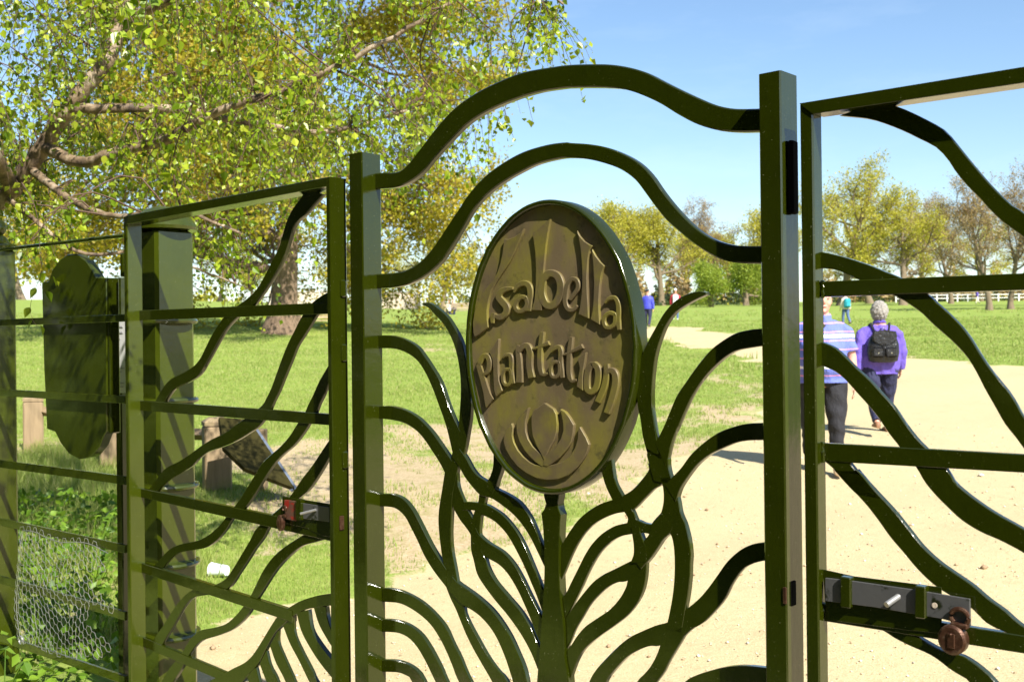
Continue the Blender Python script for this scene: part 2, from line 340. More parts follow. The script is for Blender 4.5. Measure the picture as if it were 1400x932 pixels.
FR = [
 # left side
 ([('Z3',[(303,114),(330,128),(350,150),(395,200),(430,265),(450,330),(462,400),(466,470),(463,540),(455,630),(440,690),(425,760),(400,830)]),('Z1',[(383,70),(372,140),(358,230),(357,300),(368,400),(382,480),(395,560)])],
  [('Z3',[(305,106),(330,104),(365,125),(410,165),(445,220),(470,270),(485,340),(495,430),(508,520),(507,590),(497,660),(483,735),(460,800)]),('Z1',[(437,55),(430,95),(415,170),(410,250),(407,330),(412,400),(425,470),(440,560)])]),
 ([('Z3',[(110,243),(133,243),(180,245),(230,260),(280,290),(315,335),(345,380),(375,430),(395,480),(415,540),(440,600),(465,650)])],
  [('Z3',[(110,298),(133,298),(185,300),(230,315),(270,340),(300,375),(330,430),(355,490),(375,545),(395,600),(410,650),(432,745)])]),
 ([('Z3',[(110,543),(133,543),(180,545),(230,560),(280,588),(320,625),(350,660),(385,710),(430,775)])],
  [('Z3',[(110,597),(133,597),(190,605),(235,620),(280,650),(315,690),(345,735),(380,790),(405,840)])]),
 ([('Z1',[(445,-20),(470,15),(495,60),(520,90),(555,112),(590,140),(640,165),(690,200),(730,255),(755,310),(775,360),(800,415)])],
  [('Z1',[(410,10),(440,50),(465,95),(500,140),(530,170),(570,180),(610,205),(660,245),(700,290),(735,345),(765,405),(805,490)])]),
 ([('Z1',[(583,0),(581,50),(572,85),(557,112),(545,130)])], [('Z1',[(622,40),(612,75),(600,110),(592,140),(580,165)])]),
 ([('Z1',[(433,80),(437,130),(455,180),(480,235),(500,270),(520,320)])], [('Z1',[(405,150),(415,215),(440,265),(470,305),(488,335),(492,370)])]),
 ([('Z1',[(535,150),(523,162),(518,195),(503,235),(495,262),(485,300),(490,345)])], [('Z1',[(565,165),(550,180),(545,205),(532,250),(527,290),(525,320),(530,350)])]),
 ([('Z1',[(462,196),(500,197),(548,206),(580,222),(620,250),(660,295),(690,340),(715,390),(740,450),(765,510),(785,560),(805,605)])],
  [('Z1',[(455,232),(500,231),(530,248),(555,258),(590,280),(625,315),(650,350),(680,405),(705,455),(735,525),(760,585),(800,700)])]),
 ([('Z1',[(510,300),(525,330),(560,362),(620,400),(665,450),(700,510),(725,562),(750,612),(775,660),(800,705)])],
  [('Z1',[(490,345),(520,390),(548,420),(600,450),(640,490),(680,555),(715,630),(740,690),(765,755),(805,825)])]),
 ([('Z1',[(525,380),(548,424),(560,465),(590,520),(640,580),(695,645),(735,710),(762,770),(800,830)])],
  [('Z1',[(489,325),(490,390),(500,430),(515,490),(545,540),(590,600),(640,660),(690,730),(730,800),(760,870),(790,960)])]),
 ([('Z1',[(120,163),(140,163),(175,165),(215,185),(250,225),(280,280),(310,340),(340,395),(390,470)])],
  [('Z1',[(120,215),(140,215),(180,222),(220,255),(250,310),(275,360),(300,415),(340,480),(390,545)])]),
 ([('Z1',[(415,500),(437,525),(480,555),(520,585),(570,630),(610,680),(650,745),(680,810),(705,870),(720,932),(740,1060),(770,1200)])],
  [('Z1',[(400,560),(458,617),(490,635),(530,665),(570,710),(600,760),(630,830),(650,890),(662,932),(690,1060),(740,1220)])]),
 ([('Z1',[(430,560),(460,620),(467,655),(487,700),(520,760),(560,830),(600,885),(640,932),(720,1100),(770,1290)])],
  [('Z1',[(378,520),(405,590),(425,630),(445,680),(470,740),(500,800),(540,870),(575,932),(670,1120),(740,1300)])]),
 ([('Z1',[(128,548),(148,548),(195,556),(240,575),(290,605),(340,650),(385,705),(415,770),(445,830),(465,880),(490,932),(600,1130),(740,1330)])],
  [('Z1',[(128,605),(148,605),(195,610),(240,630),(290,665),(330,705),(365,760),(390,810),(415,870),(440,932),(560,1160),(720,1350)])]),
 ([('Z1',[(128,675),(150,675),(195,682),(240,700),(285,735),(320,785),(345,830),(370,880),(392,932),(500,1150),(700,1370)])],
  [('Z1',[(128,727),(150,727),(195,732),(235,752),(270,790),(300,840),(325,890),(345,932),(460,1170),(680,1400)])]),
 ([('Z1',[(130,840),(152,840),(195,845),(235,860),(270,885),(300,932),(420,1180),(680,1420)])],
  [('Z1',[(130,890),(152,890),(195,893),(225,905),(250,932),(380,1200),(660,1450)])]),
 # right side
 ([('Z4',[(514,60),(480,57),(430,70),(380,100),(335,150),(300,210),(270,265),(245,320),(230,370),(222,440),(222,530),(235,600),(245,670),(265,750)]),('Z2',[(370,0),(380,40),(400,110)])],
  [('Z4',[(514,72),(470,92),(420,120),(380,150),(345,200),(320,260),(300,330),(290,400),(285,470),(285,540),(292,600),(305,680),(320,770)]),('Z2',[(455,0),(462,60),(480,125)])]),
 ([('Z4',[(775,213),(748,215),(700,220),(640,235),(580,270),(530,310),(480,370),(430,440),(390,500),(360,570),(335,630),(300,700)])],
  [('Z4',[(775,288),(748,290),(700,297),(640,310),(590,340),(540,385),(500,430),(460,490),(430,550),(400,620),(370,690),(345,800)])]),
 ([('Z4',[(775,614),(752,615),(690,618),(630,632),(570,655),(510,695),(450,750),(405,810),(340,875)])],
  [('Z4',[(775,687),(752,688),(690,690),(640,700),(580,725),(530,750),(480,790),(440,840),(405,895),(388,950)])]),
 ([('Z2',[(375,40),(378,65),(350,105),(310,148),(270,172),(230,188),(180,205),(130,235),(90,270),(60,310),(35,350),(5,405)])],
  [('Z2',[(440,110),(427,130),(400,145),(360,185),(315,230),(280,238),(240,245),(190,265),(150,290),(115,325),(85,370),(60,420),(35,480),(5,550)])]),
 ([('Z2',[(182,55),(195,110),(210,150),(235,200)])], [('Z2',[(228,15),(235,70),(245,120),(275,175)])]),
 ([('Z2',[(270,225),(285,248),(293,265),(288,290)])], [('Z2',[(310,225),(318,240),(330,268),(345,285)])]),
 ([('Z2',[(395,288),(360,282),(330,270),(290,282),(240,295),(190,325),(150,365),(120,410),(95,460),(65,520),(40,570),(5,610)])],
  [('Z2',[(395,330),(350,322),(310,328),(270,335),(230,355),(190,390),(160,430),(130,485),(105,540),(75,600),(50,650),(10,715)])]),
 ([('Z2',[(425,100),(437,135),(440,190),(430,240),(420,260),(440,300),(467,325),(480,370),(485,440),(483,520),(475,590),(462,660),(450,710)])],
  [('Z2',[(470,95),(485,140),(500,185),(510,240),(520,265),(530,290),(545,350),(552,410),(550,450),(548,510),(540,580),(530,635),(515,730)])]),
 ([('Z2',[(430,240),(392,285),(380,330),(360,355),(345,395),(320,430)])], [('Z2',[(480,300),(467,325),(440,350),(410,395),(385,430),(350,470)])]),
 ([('Z2',[(308,300),(313,335),(318,370),(318,410),(305,445)])], [('Z2',[(345,300),(348,325),(360,357),(372,385),(372,440)])]),
 ([('Z2',[(350,400),(318,430),(290,445),(240,470),(190,495),(150,525),(115,565),(80,610),(50,655),(5,720)])],
  [('Z2',[(350,470),(292,518),(250,525),(210,545),(170,580),(135,620),(105,670),(75,720),(50,780),(5,850)])]),
 ([('Z2',[(310,470),(292,518),(285,545),(260,590),(220,635),(170,670),(120,705),(85,745),(55,790),(5,850)])],
  [('Z2',[(372,400),(371,445),(368,500),(355,560),(330,610),(290,660),(240,700),(190,735),(145,770),(110,805),(85,850),(55,932)])]),
 ([('Z2',[(880,361),(848,362),(800,370),(750,395),(700,440),(660,495),(620,550),(580,595),(520,645)])],
  [('Z2',[(880,436),(848,437),(800,450),(760,475),(720,530),(690,590),(650,640),(600,690),(550,720),(505,765)])]),
 ([('Z2',[(480,660),(455,688),(410,700),(350,725),(300,750),(250,790),(200,840),(165,880),(135,932),(90,1060),(40,1220)])],
  [('Z2',[(500,750),(425,783),(380,785),(330,805),(290,830),(255,865),(225,900),(205,932),(150,1070),(70,1240)])]),
 ([('Z2',[(440,740),(425,785),(410,825),(385,870),(350,910),(330,932),(230,1080),(80,1290)])],
  [('Z2',[(540,700),(520,750),(490,800),(460,850),(435,900),(410,932),(290,1110),(110,1310)])]),
 ([('Z2',[(885,873),(857,872),(800,866),(740,865),(680,872),(620,888),(570,905),(525,932),(380,1060),(120,1330)])],
  [('Z2',[(885,962),(857,960),(800,955),(740,960),(680,985),(640,1010),(560,1060),(420,1160),(160,1370)])]),
]
for A, B in FR: bar(scr, g0, 'frond_bar', A, B)
bar(scr, g0, 'central_stem', [('Z1',[(785,150),(790,180),(797,200),(795,222),(778,238),(785,300),(790,405),(790,500),(785,600),(778,700),(770,815),(760,932),(740,1200),(735,1500),(735,1720)])],
    [('Z1',[(852,150),(850,180),(845,200),(848,225),(858,240),(854,300),(852,400),(852,500),(858,600),(870,700),(875,830),(890,932),(900,1200),(905,1500),(905,1720)])], -.005, .022)
mb = MB(); zb = g0[2]+.08
ribbon(mb, [(L(480, 470)[0], zb+.04), (L(1060, 470)[0], zb+.04)], [(L(480, 470)[0], zb), (L(1060, 470)[0], zb)], -.003, .02, n=2); mb.build('bottom_rail', 'green_paint', scr, g0)
# --- plaque : ring, face, letters, emblem (third level)
pc = (L(636, 470, -.02)[0]+L(870, 470, -.02)[0])/2; pa = (L(870, 470, -.02)[0]-L(636, 470, -.02)[0])/2
pz0, pz1 = L(750, 676, -.02)[2], L(752, 272, -.02)[2]; pzc, pb = (pz0+pz1)/2, (pz1-pz0)/2
def ellp(a, b, n=96): return [(pc+a*math.cos(2*math.pi*i/n), pzc+b*math.sin(2*math.pi*i/n)) for i in range(n)]
mb = MB(); e0, e1 = ellp(pa, pb), ellp(pa-.014, pb-.014); rings = []
nz = np.random.default_rng(3)
for (p, q) in zip(e0, e1):
    m = lambda f: (p[0]*(1-f)+q[0]*f, p[1]*(1-f)+q[1]*f); j = nz.normal(0, .0006)
    def P(f, w_): a = m(f); return (a[0], w_+j, a[1])
    rings.append([P(0, .025), P(0, -.017), P(.2, -.0215), P(.7, -.022), P(1, -.016), P(1, .025)])
mb.loft(rings, closed=True); ring = mb.build('plaque_ring', 'green_paint', scr, g0, 60)
mb = MB(); mb.prism(ellp(pa-.006, pb-.006), -.008, .02); face = mb.build('plaque_face', 'bronze', scr, g0)
face['label'] = 'weathered bronze face with raised lettering and a lotus emblem'
LW0, LW1 = -.0155, -.004
def stroke_edges(pts):
    P = cat_spline([p[:2] for p in pts], max(18, 6*len(pts))); wd = np.interp(np.linspace(0, 1, len(P)), np.linspace(0, 1, len(pts)), [p[2] for p in pts])
    d = np.gradient(P, axis=0); d /= np.linalg.norm(d, axis=1)[:, None]+1e-9; nn = np.stack([-d[:, 1], d[:, 0]], 1)
    return P+nn*wd[:, None]/2, P-nn*wd[:, None]/2
def glyph(name, zone, polys=(), strokes=(), loops=(), mat='bronze_relief'):
    mb = MB(); k = 0
    for poly in polys:
        P = loc2(px(zone, poly), LW0); mb.prism(P, LW0-.0004*k, LW1); k += 1
    for st in strokes:
        a, b = stroke_edges(st); ribbon(mb, loc2(px(zone, a), LW0), loc2(px(zone, b), LW0), LW0-.0004*k, LW1+.0003*k, straight=True, ch=.0018); k += 1
    for pts, wd in loops:
        pts = [(*p[:2], wd) for p in pts]; P = pts+pts[:1]
        a, b = stroke_edges(P); ribbon(mb, loc2(px(zone, a[:-1]), LW0), loc2(px(zone, b[:-1]), LW0), LW0-.0004*k, LW1+.0003*k, straight=True, ch=.0018, closed=True); k += 1
    return mb.build(name, mat, face, g0, 25, bevel=.0014 if polys and not strokes and not loops else 0)
glyph('letter', 'T1', [[(275,264),(302,266),(340,252),(376,226),(400,197),(388,240),(372,275),(345,340),(310,410),(270,470),(230,530),(195,590),(177,650),(166,720),(168,780),(174,828),(88,890),(78,860),(75,800),(85,730),(110,665),(150,590),(200,530),(230,480),(250,420),(265,350)]])
glyph('letter', 'T1', (), [[(328,578,18),(285,583,30),(250,603,38),(240,635,42),(262,665,44),(288,700,42),(280,740,40),(245,762,38),(203,748,18)], [(205,735,26),(200,770,30),(200,800,22)]])
glyph('letter', 'T1', (), [[(335,604,12),(360,562,30),(400,545,36),(432,565,38),(440,615,36),(432,665,38),(428,722,38)]], [([(415,640),(382,634),(352,665),(345,700),(365,724),(400,714),(420,680)], 28)])
glyph('letter', 'T1', [[(457,227),(500,197),(545,155),(568,137),(556,200),(540,300),(530,400),(522,500),(516,600),(512,718),(452,715),(470,650),(478,560),(480,450),(475,350),(466,280)]], (), [([(520,520),(560,482),(612,500),(634,560),(622,635),(585,685),(540,680),(512,610)], 46)])
glyph('letter', 'T2', (), [[(178,650,24),(205,615,26),(230,575,28),(225,532,28),(195,518,28),(165,552,30),(151,610,32),(150,670,32),(168,710,30),(200,714,28),(226,690,16)]])
glyph('letter', 'T2', [[(225,208),(245,245),(275,280),(310,302),(325,306),(305,340),(296,400),(290,500),(292,600),(298,700),(301,772),(235,742),(245,700),(255,620),(260,530),(258,430),(248,320),(235,250)]])
glyph('letter', 'T2', [[(322,326),(345,370),(375,410),(402,436),(393,455),(382,490),(372,560),(366,650),(368,740),(373,812),(313,776),(325,720),(332,640),(335,540),(330,440),(324,370)]])
glyph('letter', 'T2', (), [[(402,672,14),(425,645,26),(462,638,30),(485,668,32),(490,720,32),(487,780,34),(494,842,26)]], [([(470,745),(435,735),(405,755),(395,790),(410,824),(440,825),(465,800)], 27)])
glyph('letter', 'T3', [[(98,432),(125,398),(150,470),(170,530),(190,600),(215,670),(243,718),(183,790),(172,740),(160,660),(135,560)]], [[(122,420,36),(150,360,44),(188,352,44),(207,400,42),(202,460,42),(180,495,38),(155,505,30)]])
glyph('letter', 'T3', [[(205,312),(240,272),(280,206),(293,207),(288,280),(285,380),(285,480),(292,560),(321,646),(265,697),(250,640),(245,560),(242,460),(235,380)]])
glyph('letter', 'T3', (), [[(318,362,16),(355,340,34),(386,350,40),(394,400,38),(392,470,40),(398,530,42),(412,585,32)]], [([(385,465),(345,467),(322,510),(325,570),(350,598),(383,580),(394,530)], 30)])
glyph('letter', 'T3', (), [[(455,262,30),(450,300,44),(458,370,48),(462,440,52),(464,500,54),(462,575,58)], [(455,320,34),(488,274,46),(528,264,52),(550,310,54),(548,380,54),(550,450,54),(566,535,58)]])
glyph('letter', 'T3', (), [[(657,146,38),(648,220,42),(638,300,42),(636,380,44),(641,460,46),(662,508,42),(704,498,20)], [(578,292,18),(640,270,26),(712,240,38)]])
glyph('letter', 'T4', (), [[(80,318,14),(108,288,36),(146,275,42),(162,320,42),(158,390,42),(164,450,44),(176,535,36)]], [([(150,405),(110,402),(80,435),(76,490),(95,528),(132,522),(152,480)], 30)])
glyph('letter', 'T4', (), [[(252,190,32),(242,260,42),(234,340,42),(231,420,44),(232,500,46),(254,562,42),(295,555,20)], [(186,342,16),(250,315,28),(345,268,40)]])
glyph('letter', 'T4', [[(306,374),(345,342),(379,318),(370,390),(356,470),(350,560),(353,647),(298,611),(310,540),(325,450)]])
glyph('letter', 'T4', (), (), [([(438,418),(474,455),(478,540),(460,620),(425,653),(390,635),(382,570),(390,490),(410,440)], 54)])
glyph('letter', 'T4', (), [[(548,418,44),(550,480,48),(545,540,52),(530,610,54),(505,675,52),(474,740,50)], [(540,500,34),(585,472,54),(620,500,58),(628,570,60),(614,650,60),(588,740,58),(553,835,54)]])
glyph('emblem_crescent', 'T5', [[(195,252),(160,300),(125,370),(120,420),(140,490),(185,570),(250,650),(330,710),(420,755),(520,772),(620,765),(720,725),(800,650),(850,580),(885,510),(900,450),(870,380),(815,285),(800,320),(795,400),(770,480),(720,560),(650,610),(560,634),(480,640),(410,634),(360,610),(300,560),(250,500),(215,430),(200,370),(208,300)]])
LW0 -= .0008
glyph('emblem_petal', 'T5', [[(350,110),(300,150),(260,205),(237,260),(240,340),(265,420),(310,500),(370,570),(415,612),(470,650),(500,640),(490,560),(445,522),(385,465),(345,400),(322,330),(320,250),(335,180)]])
LW0 -= .0006
glyph('emblem_petal', 'T5', [[(635,125),(680,150),(720,200),(760,270),(755,340),(740,420),(700,490),(640,560),(560,625),(520,650),(480,640),(490,560),(530,522),(590,470),(640,400),(665,320),(660,240),(645,170)]])
LW0 -= .0006
glyph('emblem_petal', 'T5', [[(490,70),(530,95),(575,125),(600,170),(610,260),(605,330),(580,410),(545,470),(520,530),(490,590),(460,530),(420,460),(385,370),(375,280),(375,190),(395,135),(440,110)]])
# --- left leaf
def uz(x, y, wo=0): q = L(x, y, wo); return (q[0], q[2])
def hbar(parent, org, name, p0, p1, q0, q1, w0, w1, uext=None, mat='green_paint', ch=.0015):
    """straight bar: upper edge p0-p1, lower edge q0-q1 (photo points), optional end u beyond the frame"""
    w0, w1 = w0+DW, w1+DW
    A = [uz(*p0, w0), uz(*p1, w0)]; B = [uz(*q0, w0), uz(*q1, w0)]
    if uext is not None:
        for E in (A, B):
            (a, b), (c, d) = E; E[1] = (uext, b+(d-b)*(uext-a)/(c-a))
    st = (stag[0] % 5)*.0006; stag[0] += 1
    mb = MB(); ribbon(mb, A, B, w0-st, w1+st, n=2, ch=ch); o_ = mb.build(name, mat, parent, org)
    if name == 'rail':
        m_ = MB(); e_ = A[0][0]; zt_, zb_ = A[0][1], B[0][1]; du = .008
        m_.tube([(e_+du+random.gauss(0, .0008), w0-.002+random.gauss(0, .0006), zt_+(zb_-zt_)*f) for f in np.linspace(-.06, 1.06, 9)], [.0035*random.uniform(.7, 1.3) for _ in range(9)], 7); m_.build('weld_bead', mat, o_, org)
    return o_
DW = -.04
l0 = (L(172, 470)[0], 0, GZ(L(172, 470)[0], 0))
lf = root('gate_leaf', l0, 'green gate leaf with wavy vines and slotted fan, left of the plaque', 'gate', 'side gate leaves')
LP = 'green_paint'
vbar(lf, l0, 'stile', 170.5, 175, 296, l0[2]+.1, -.048, .012, 'green_paint_lichen')
vbar(lf, l0, 'stile', 447.5, 453.5, 242, l0[2]+.1, -.048, .012, LP)
hbar(lf, l0, 'top_rail', (172, 295), (450, 241.5), (172, 307), (446, 255), -.05, .014, mat=LP)
for a in [((187, 424.5), (450, 413.5), (187, 438), (450, 429)), ((187, 547), (450, 565.5), (187, 560.5), (450, 581)), ((187, 666), (460, 722), (187, 678), (460, 741)),
          ((187, 767), (400, 834), (187, 780), (400, 850)), ((187, 867), (330, 928), (187, 880), (330, 942))]:
    hbar(lf, l0, 'rail', *a, -.002, .012, mat=LP)
zb = l0[2]+.1
mb = MB(); ribbon(mb, [(L(170, 470)[0], zb+.03), (L(453, 470)[0], zb+.03)], [(L(170, 470)[0], zb), (L(453, 470)[0], zb)], -.03+DW, .012+DW, n=2); mb.build('bottom_rail', LP, lf, l0)
LV = [
 ([('A4',[(690,80),(665,115),(640,150),(620,190),(605,240),(590,290),(570,330),(545,380),(510,440),(480,470),(440,500),(400,530),(370,570),(345,610),(325,650),(305,690),(280,720),(240,745),(200,765),(175,790),(150,830),(135,860)])],
  [('A4',[(752,95),(720,130),(690,165),(660,190),(640,220),(628,260),(612,310),(590,360),(560,410),(530,455),(495,500),(440,540),(400,580),(375,620),(350,665),(325,710),(300,750),(265,775),(230,790),(205,805),(180,840),(168,865)])]),
 ([('A4',[(775,450),(758,455),(720,480),(690,510),(665,550),(645,590),(620,640),(600,690),(580,745),(560,800),(540,840),(520,868),(432,932)]),('A5',[(390,30),(340,55),(300,80),(260,110),(220,135),(180,155),(155,180),(130,215),(110,240)])],
  [('A4',[(775,485),(758,500),(730,530),(705,570),(680,610),(655,650),(635,700),(610,760),(590,810),(570,850),(555,885)]),('A5',[(515,5),(480,30),(430,60),(370,85),(330,98),(300,120),(270,150),(230,175),(195,195),(165,220),(145,245)])]),
 ([('A4',[(770,715),(758,735),(735,775),(715,820),(695,860),(680,895)]),('A5',[(650,0),(625,40),(590,80),(555,110),(525,140),(500,180),(475,220),(450,260),(425,295),(390,340),(365,370),(330,400),(290,420),(240,430),(200,445),(170,470),(135,510)])],
  [('A4',[(775,775),(762,800),(750,830),(735,860),(722,895)]),('A5',[(695,0),(665,45),(635,80),(605,105),(575,135),(550,170),(525,210),(500,250),(465,300),(420,340),(395,380),(360,420),(320,445),(270,455),(220,465),(190,490),(165,520)])]),
 ([('A5',[(780,40),(765,60),(735,105),(705,150),(670,195),(640,240),(600,290),(555,330),(505,375),(480,420),(450,470),(420,520),(390,560),(340,585),(270,600),(225,640),(190,690),(165,730),(140,765),(120,800)])],
  [('A5',[(785,95),(768,120),(745,160),(720,200),(690,240),(655,270),(620,310),(590,345),(555,365),(530,410),(500,450),(475,490),(445,535),(405,590),(340,613),(280,625),(250,650),(225,690),(200,735),(175,775),(160,805)])]),
 ([('A5',[(785,370),(750,385),(690,393),(640,420),(590,455),(555,490),(525,535),(500,585),(480,625),(455,660),(430,690),(395,720),(350,735),(300,745),(270,770),(250,800),(225,840),(190,880),(155,940)])],
  [('A5',[(785,408),(768,412),(720,425),(670,440),(630,470),(590,510),(560,550),(535,590),(510,630),(480,680),(450,715),(410,745),(360,765),(310,780),(285,800),(260,835),(230,890),(190,950)])]),
]
for A, B in LV: bar(lf, l0, 'vine_bar', A, B, .001, .011, LP)
bar(lf, l0, 'fan_rim', [('A5',[(790,612),(770,612),(720,620),(660,640),(610,670),(580,695),(550,740),(520,790),(490,835),(460,862),(420,882),(370,910),(330,932),(270,990)])],
    [('A5',[(790,652),(770,655),(720,662),(680,670),(640,692),(605,722),(575,750),(545,800),(515,860),(480,900),(450,935),(420,960),(390,990),(350,1050)])], -.001, .013, LP)
for a, b in [([(715,655),(735,720),(765,775),(800,830)], [(755,660),(760,700),(775,745),(800,780)]),
             ([(655,680),(672,745),(705,808),(745,868),(800,935)], [(690,670),(701,740),(730,790),(770,842),(800,870)]),
             ([(603,725),(628,790),(660,850),(700,932),(740,1010)], [(635,700),(640,760),(665,818),(702,890),(722,932),(790,1020)]),
             ([(557,800),(578,860),(602,905),(618,940),(650,1010)], [(580,745),(580,790),(600,840),(627,900),(650,950),(700,1020)]),
             ([(520,865),(537,910),(550,940),(590,1020)], [(537,820),(549,870),(570,910),(585,945),(630,1020)]),
             ([(470,900),(490,950),(530,1020)], [(500,880),(508,915),(520,950),(560,1020)])]:
    bar(lf, l0, 'fan_rib', [('A5', [(x-4, y+1) for x, y in a])], [('A5', [(x+3, y-1) for x, y in b])], .0, .011, LP)
mb = MB()  # latch on the left leaf
def plate(parent, org, name, q, w0, w1, mat, bev=.0006):
    w0, w1 = w0+DW, w1+DW
    mb = MB(); mb.prism([uz(x, y, w0) for x, y in q], w0, w1); return mb.build(name, mat, parent, org, 0, bev)
lb = plate(lf, l0, 'bolt', [(409, 687), (450, 693), (450, 713), (409, 708)], -.010, -.006, 'worn_bolt')
plate(lf, l0, 'bolt_end', [(388.5, 683), (404.5, 685), (404.5, 712), (389, 709)], -.012, -.0065, 'red_paint')
plate(lf, l0, 'bolt_guide', [(404, 682), (411, 683), (411, 711), (404, 710)], -.02, -.003, LP)
plate(lf, l0, 'backing_plate', [(386, 678), (460, 690), (460, 735), (440, 732), (420, 722), (386, 714)], -.0055, -.0027, LP)
h0, h1 = L(411, 702, -.035+DW), L(432, 696.5, -.012+DW); mb = MB(); mb.tube([h0, h1], .0042, 10); mb.build('bolt_handle', 'chipped_steel', lf, l0)
us = L(453.5, 470, -.048+DW)[0]; mb = MB(); mb.box((us+.0015, -.02+DW, L(470, 708)[2]), (.006, .016, .042), 0, .002); mb.build('strike_plate', 'rust', lf, l0)
for yy in (396, 482, 625): mb = MB(); mb.box((us+.001, -.006+DW, L(470, yy)[2]), (.012, .02, .05), 0, .003); mb.build('stop_lug', LP, lf, l0)
# --- right leaf
DW = -.028
r0 = (L(1095, 470)[0], 0, GZ(L(1095, 470)[0], 0)); RU = r0[0]+1.32
rf = root('gate_leaf', r0, 'green gate leaf with wavy vines and a large steel bolt, right of the plaque', 'gate', 'side gate leaves')
vbar(rf, r0, 'stile', 1097, 1115, 141, r0[2]+.1, -.027, .012)
mb = MB(); zt = L(1100, 141, -.027)[2]; ribbon(mb, [(RU-.02, r0[2]+.1), (RU-.02, zt)], [(RU+.02, r0[2]+.1), (RU+.02, zt)], -.027+DW, .012+DW, n=2); mb.build('stile', LP, rf, r0)
hbar(rf, r0, 'top_rail', (1093, 141.5), (1400, 91.5), (1112, 156), (1400, 113.5), -.028, .016, RU)
hbar(rf, r0, 'rail', (1120, 385), (1400, 373.5), (1120, 406), (1400, 396.5), -.003, .012, RU)
hbar(rf, r0, 'rail', (1120, 605), (1400, 621), (1120, 630), (1400, 646), -.003, .012, RU)
hbar(rf, r0, 'rail', (1120, 824), (1400, 868.5), (1120, 847.5), (1400, 893), -.003, .012, RU)
mb = MB(); zb = r0[2]+.1; ribbon(mb, [(r0[0], zb+.04), (RU, zb+.04)], [(r0[0], zb), (RU, zb)], -.02+DW, .012+DW, n=2); mb.build('bottom_rail', LP, rf, r0)
RV = [
 ([('B5',[(470,205),(535,222),(590,245),(650,275),(700,305),(740,350),(780,400),(830,460),(870,505),(910,545),(950,580),(984,600)]),('P',[(1460,345),(1540,430),(1640,600),(1800,760),(2100,900)])],
  [('B5',[(330,255),(405,262),(450,270),(510,290),(570,315),(620,340),(670,365),(710,405),(740,450),(780,500),(830,550),(870,595),(920,640),(984,687)]),('P',[(1460,385),(1530,480),(1620,640),(1790,820),(2100,960)])]),
 ([('B5',[(258,735),(275,738),(330,750),(390,768),(440,785),(500,810),(545,828)]),('B6',[(725,68),(760,100),(800,135),(850,185),(890,235),(930,300),(970,360),(1010,410),(1050,460),(1090,525),(1107,555)]),('P',[(1450,640),(1560,760),(1750,900),(2000,1020)])],
  [('B5',[(258,793),(275,795),(310,798),(350,812),(385,828)]),('B6',[(600,75),(650,105),(700,140),(740,180),(780,215),(830,260),(880,315),(920,380),(950,440),(990,510),(1030,580),(1070,630),(1107,680)]),('P',[(1450,680),(1550,800),(1730,940),(1980,1070)])]),
 ([('B6',[(295,252),(310,258),(350,275),(390,310),(440,360),(490,405),(540,460),(590,515),(630,575),(680,640),(720,680),(770,735)]),('B7',[(880,10),(910,60),(960,105),(1020,150),(1080,190),(1150,230),(1213,265)]),('P',[(1480,770),(1600,850),(1800,1000)])],
  [('B6',[(295,345),(318,355),(360,375),(400,410),(440,455),(490,510),(530,560),(570,620),(610,670),(650,725)]),('B7',[(745,0),(780,60),(830,120),(880,170),(940,225),(1020,275),(1100,310),(1160,340),(1213,370)]),('P',[(1480,805),(1590,890),(1780,1040)])]),
 ([('B6',[(380,700),(410,732),(440,770),(480,820),(540,880)]),('B7',[(480,0),(530,60),(590,125),(650,190),(710,265),(770,340),(840,405),(910,455),(990,510),(1060,570),(1130,620),(1213,690)]),('P',[(1480,910),(1600,1000)])],
  [('B6',[(290,705),(320,735),(360,770),(400,820),(440,860)]),('B7',[(378,0),(430,60),(480,110),(530,165),(580,230),(630,300),(690,370),(740,430),(800,490),(860,535),(930,575),(990,615),(1060,680),(1213,755)]),('P',[(1480,935),(1590,1030)])]),
 ([('B7',[(560,660),(640,690),(740,730),(850,790),(940,815),(1000,850),(1050,890),(1090,932)]),('P',[(1430,1010),(1560,1120)])],
  [('B7',[(540,690),(595,705),(650,740),(720,775),(790,805),(840,835),(890,875),(940,905),(975,932)]),('P',[(1400,1020),(1530,1150)])]),
]
for A, B in RV: bar(rf, r0, 'vine_bar', A, B, .0, .012)
def zp(z, p): return px(z, p)
plate(rf, r0, 'backing_plate', zp('B7', [(335,440),(470,470),(853,518),(853,720),(700,705),(350,660)]), -.006, -.0037, 'green_paint')
bb = plate(rf, r0, 'bolt', zp('B7', [(345,478),(455,490),(735,530),(975,570),(978,690),(870,660),(850,655),(560,605),(345,578)]), -.016, -.010, 'worn_bolt')
plate(rf, r0, 'bolt_guide', zp('B7', [(410,470),(455,478),(455,612),(410,605)]), -.024, -.0035, 'green_paint', .002)
plate(rf, r0, 'bolt_guide', zp('B7', [(735,510),(782,518),(782,658),(735,652)]), -.024, -.0035, 'green_paint', .002)
h0, h1 = L(*zp('B7', [(612, 595)])[0], -.046+DW), L(*zp('B7', [(665, 558)])[0], -.014+DW); mb = MB(); mb.tube([h0, h1], .0058, 12); mb.build('bolt_handle', 'chipped_steel', rf, r0)
c0 = L(*zp('B7', [(823, 597)])[0], -.0165+DW); mb = MB(); mb.prism([(c0[0]+.0052*math.cos(i*math.pi/8), c0[2]+.0052*math.sin(i*math.pi/8)) for i in range(16)], -.0172+DW, -.0163+DW); mb.build('bolt_hole', 'pale_wood', rf, r0)
DW = 0.0
mb = MB(); us = L(1071.5, 470, -.055)[0]; mb.box((us+.006, -.02, L(1083, 245)[2]), (.014, .026, .15), 0, .003); mb.build('stop_plate', 'shade_black', scr, g0)  # dark stop plate; its near black also paints in the shadow on this face
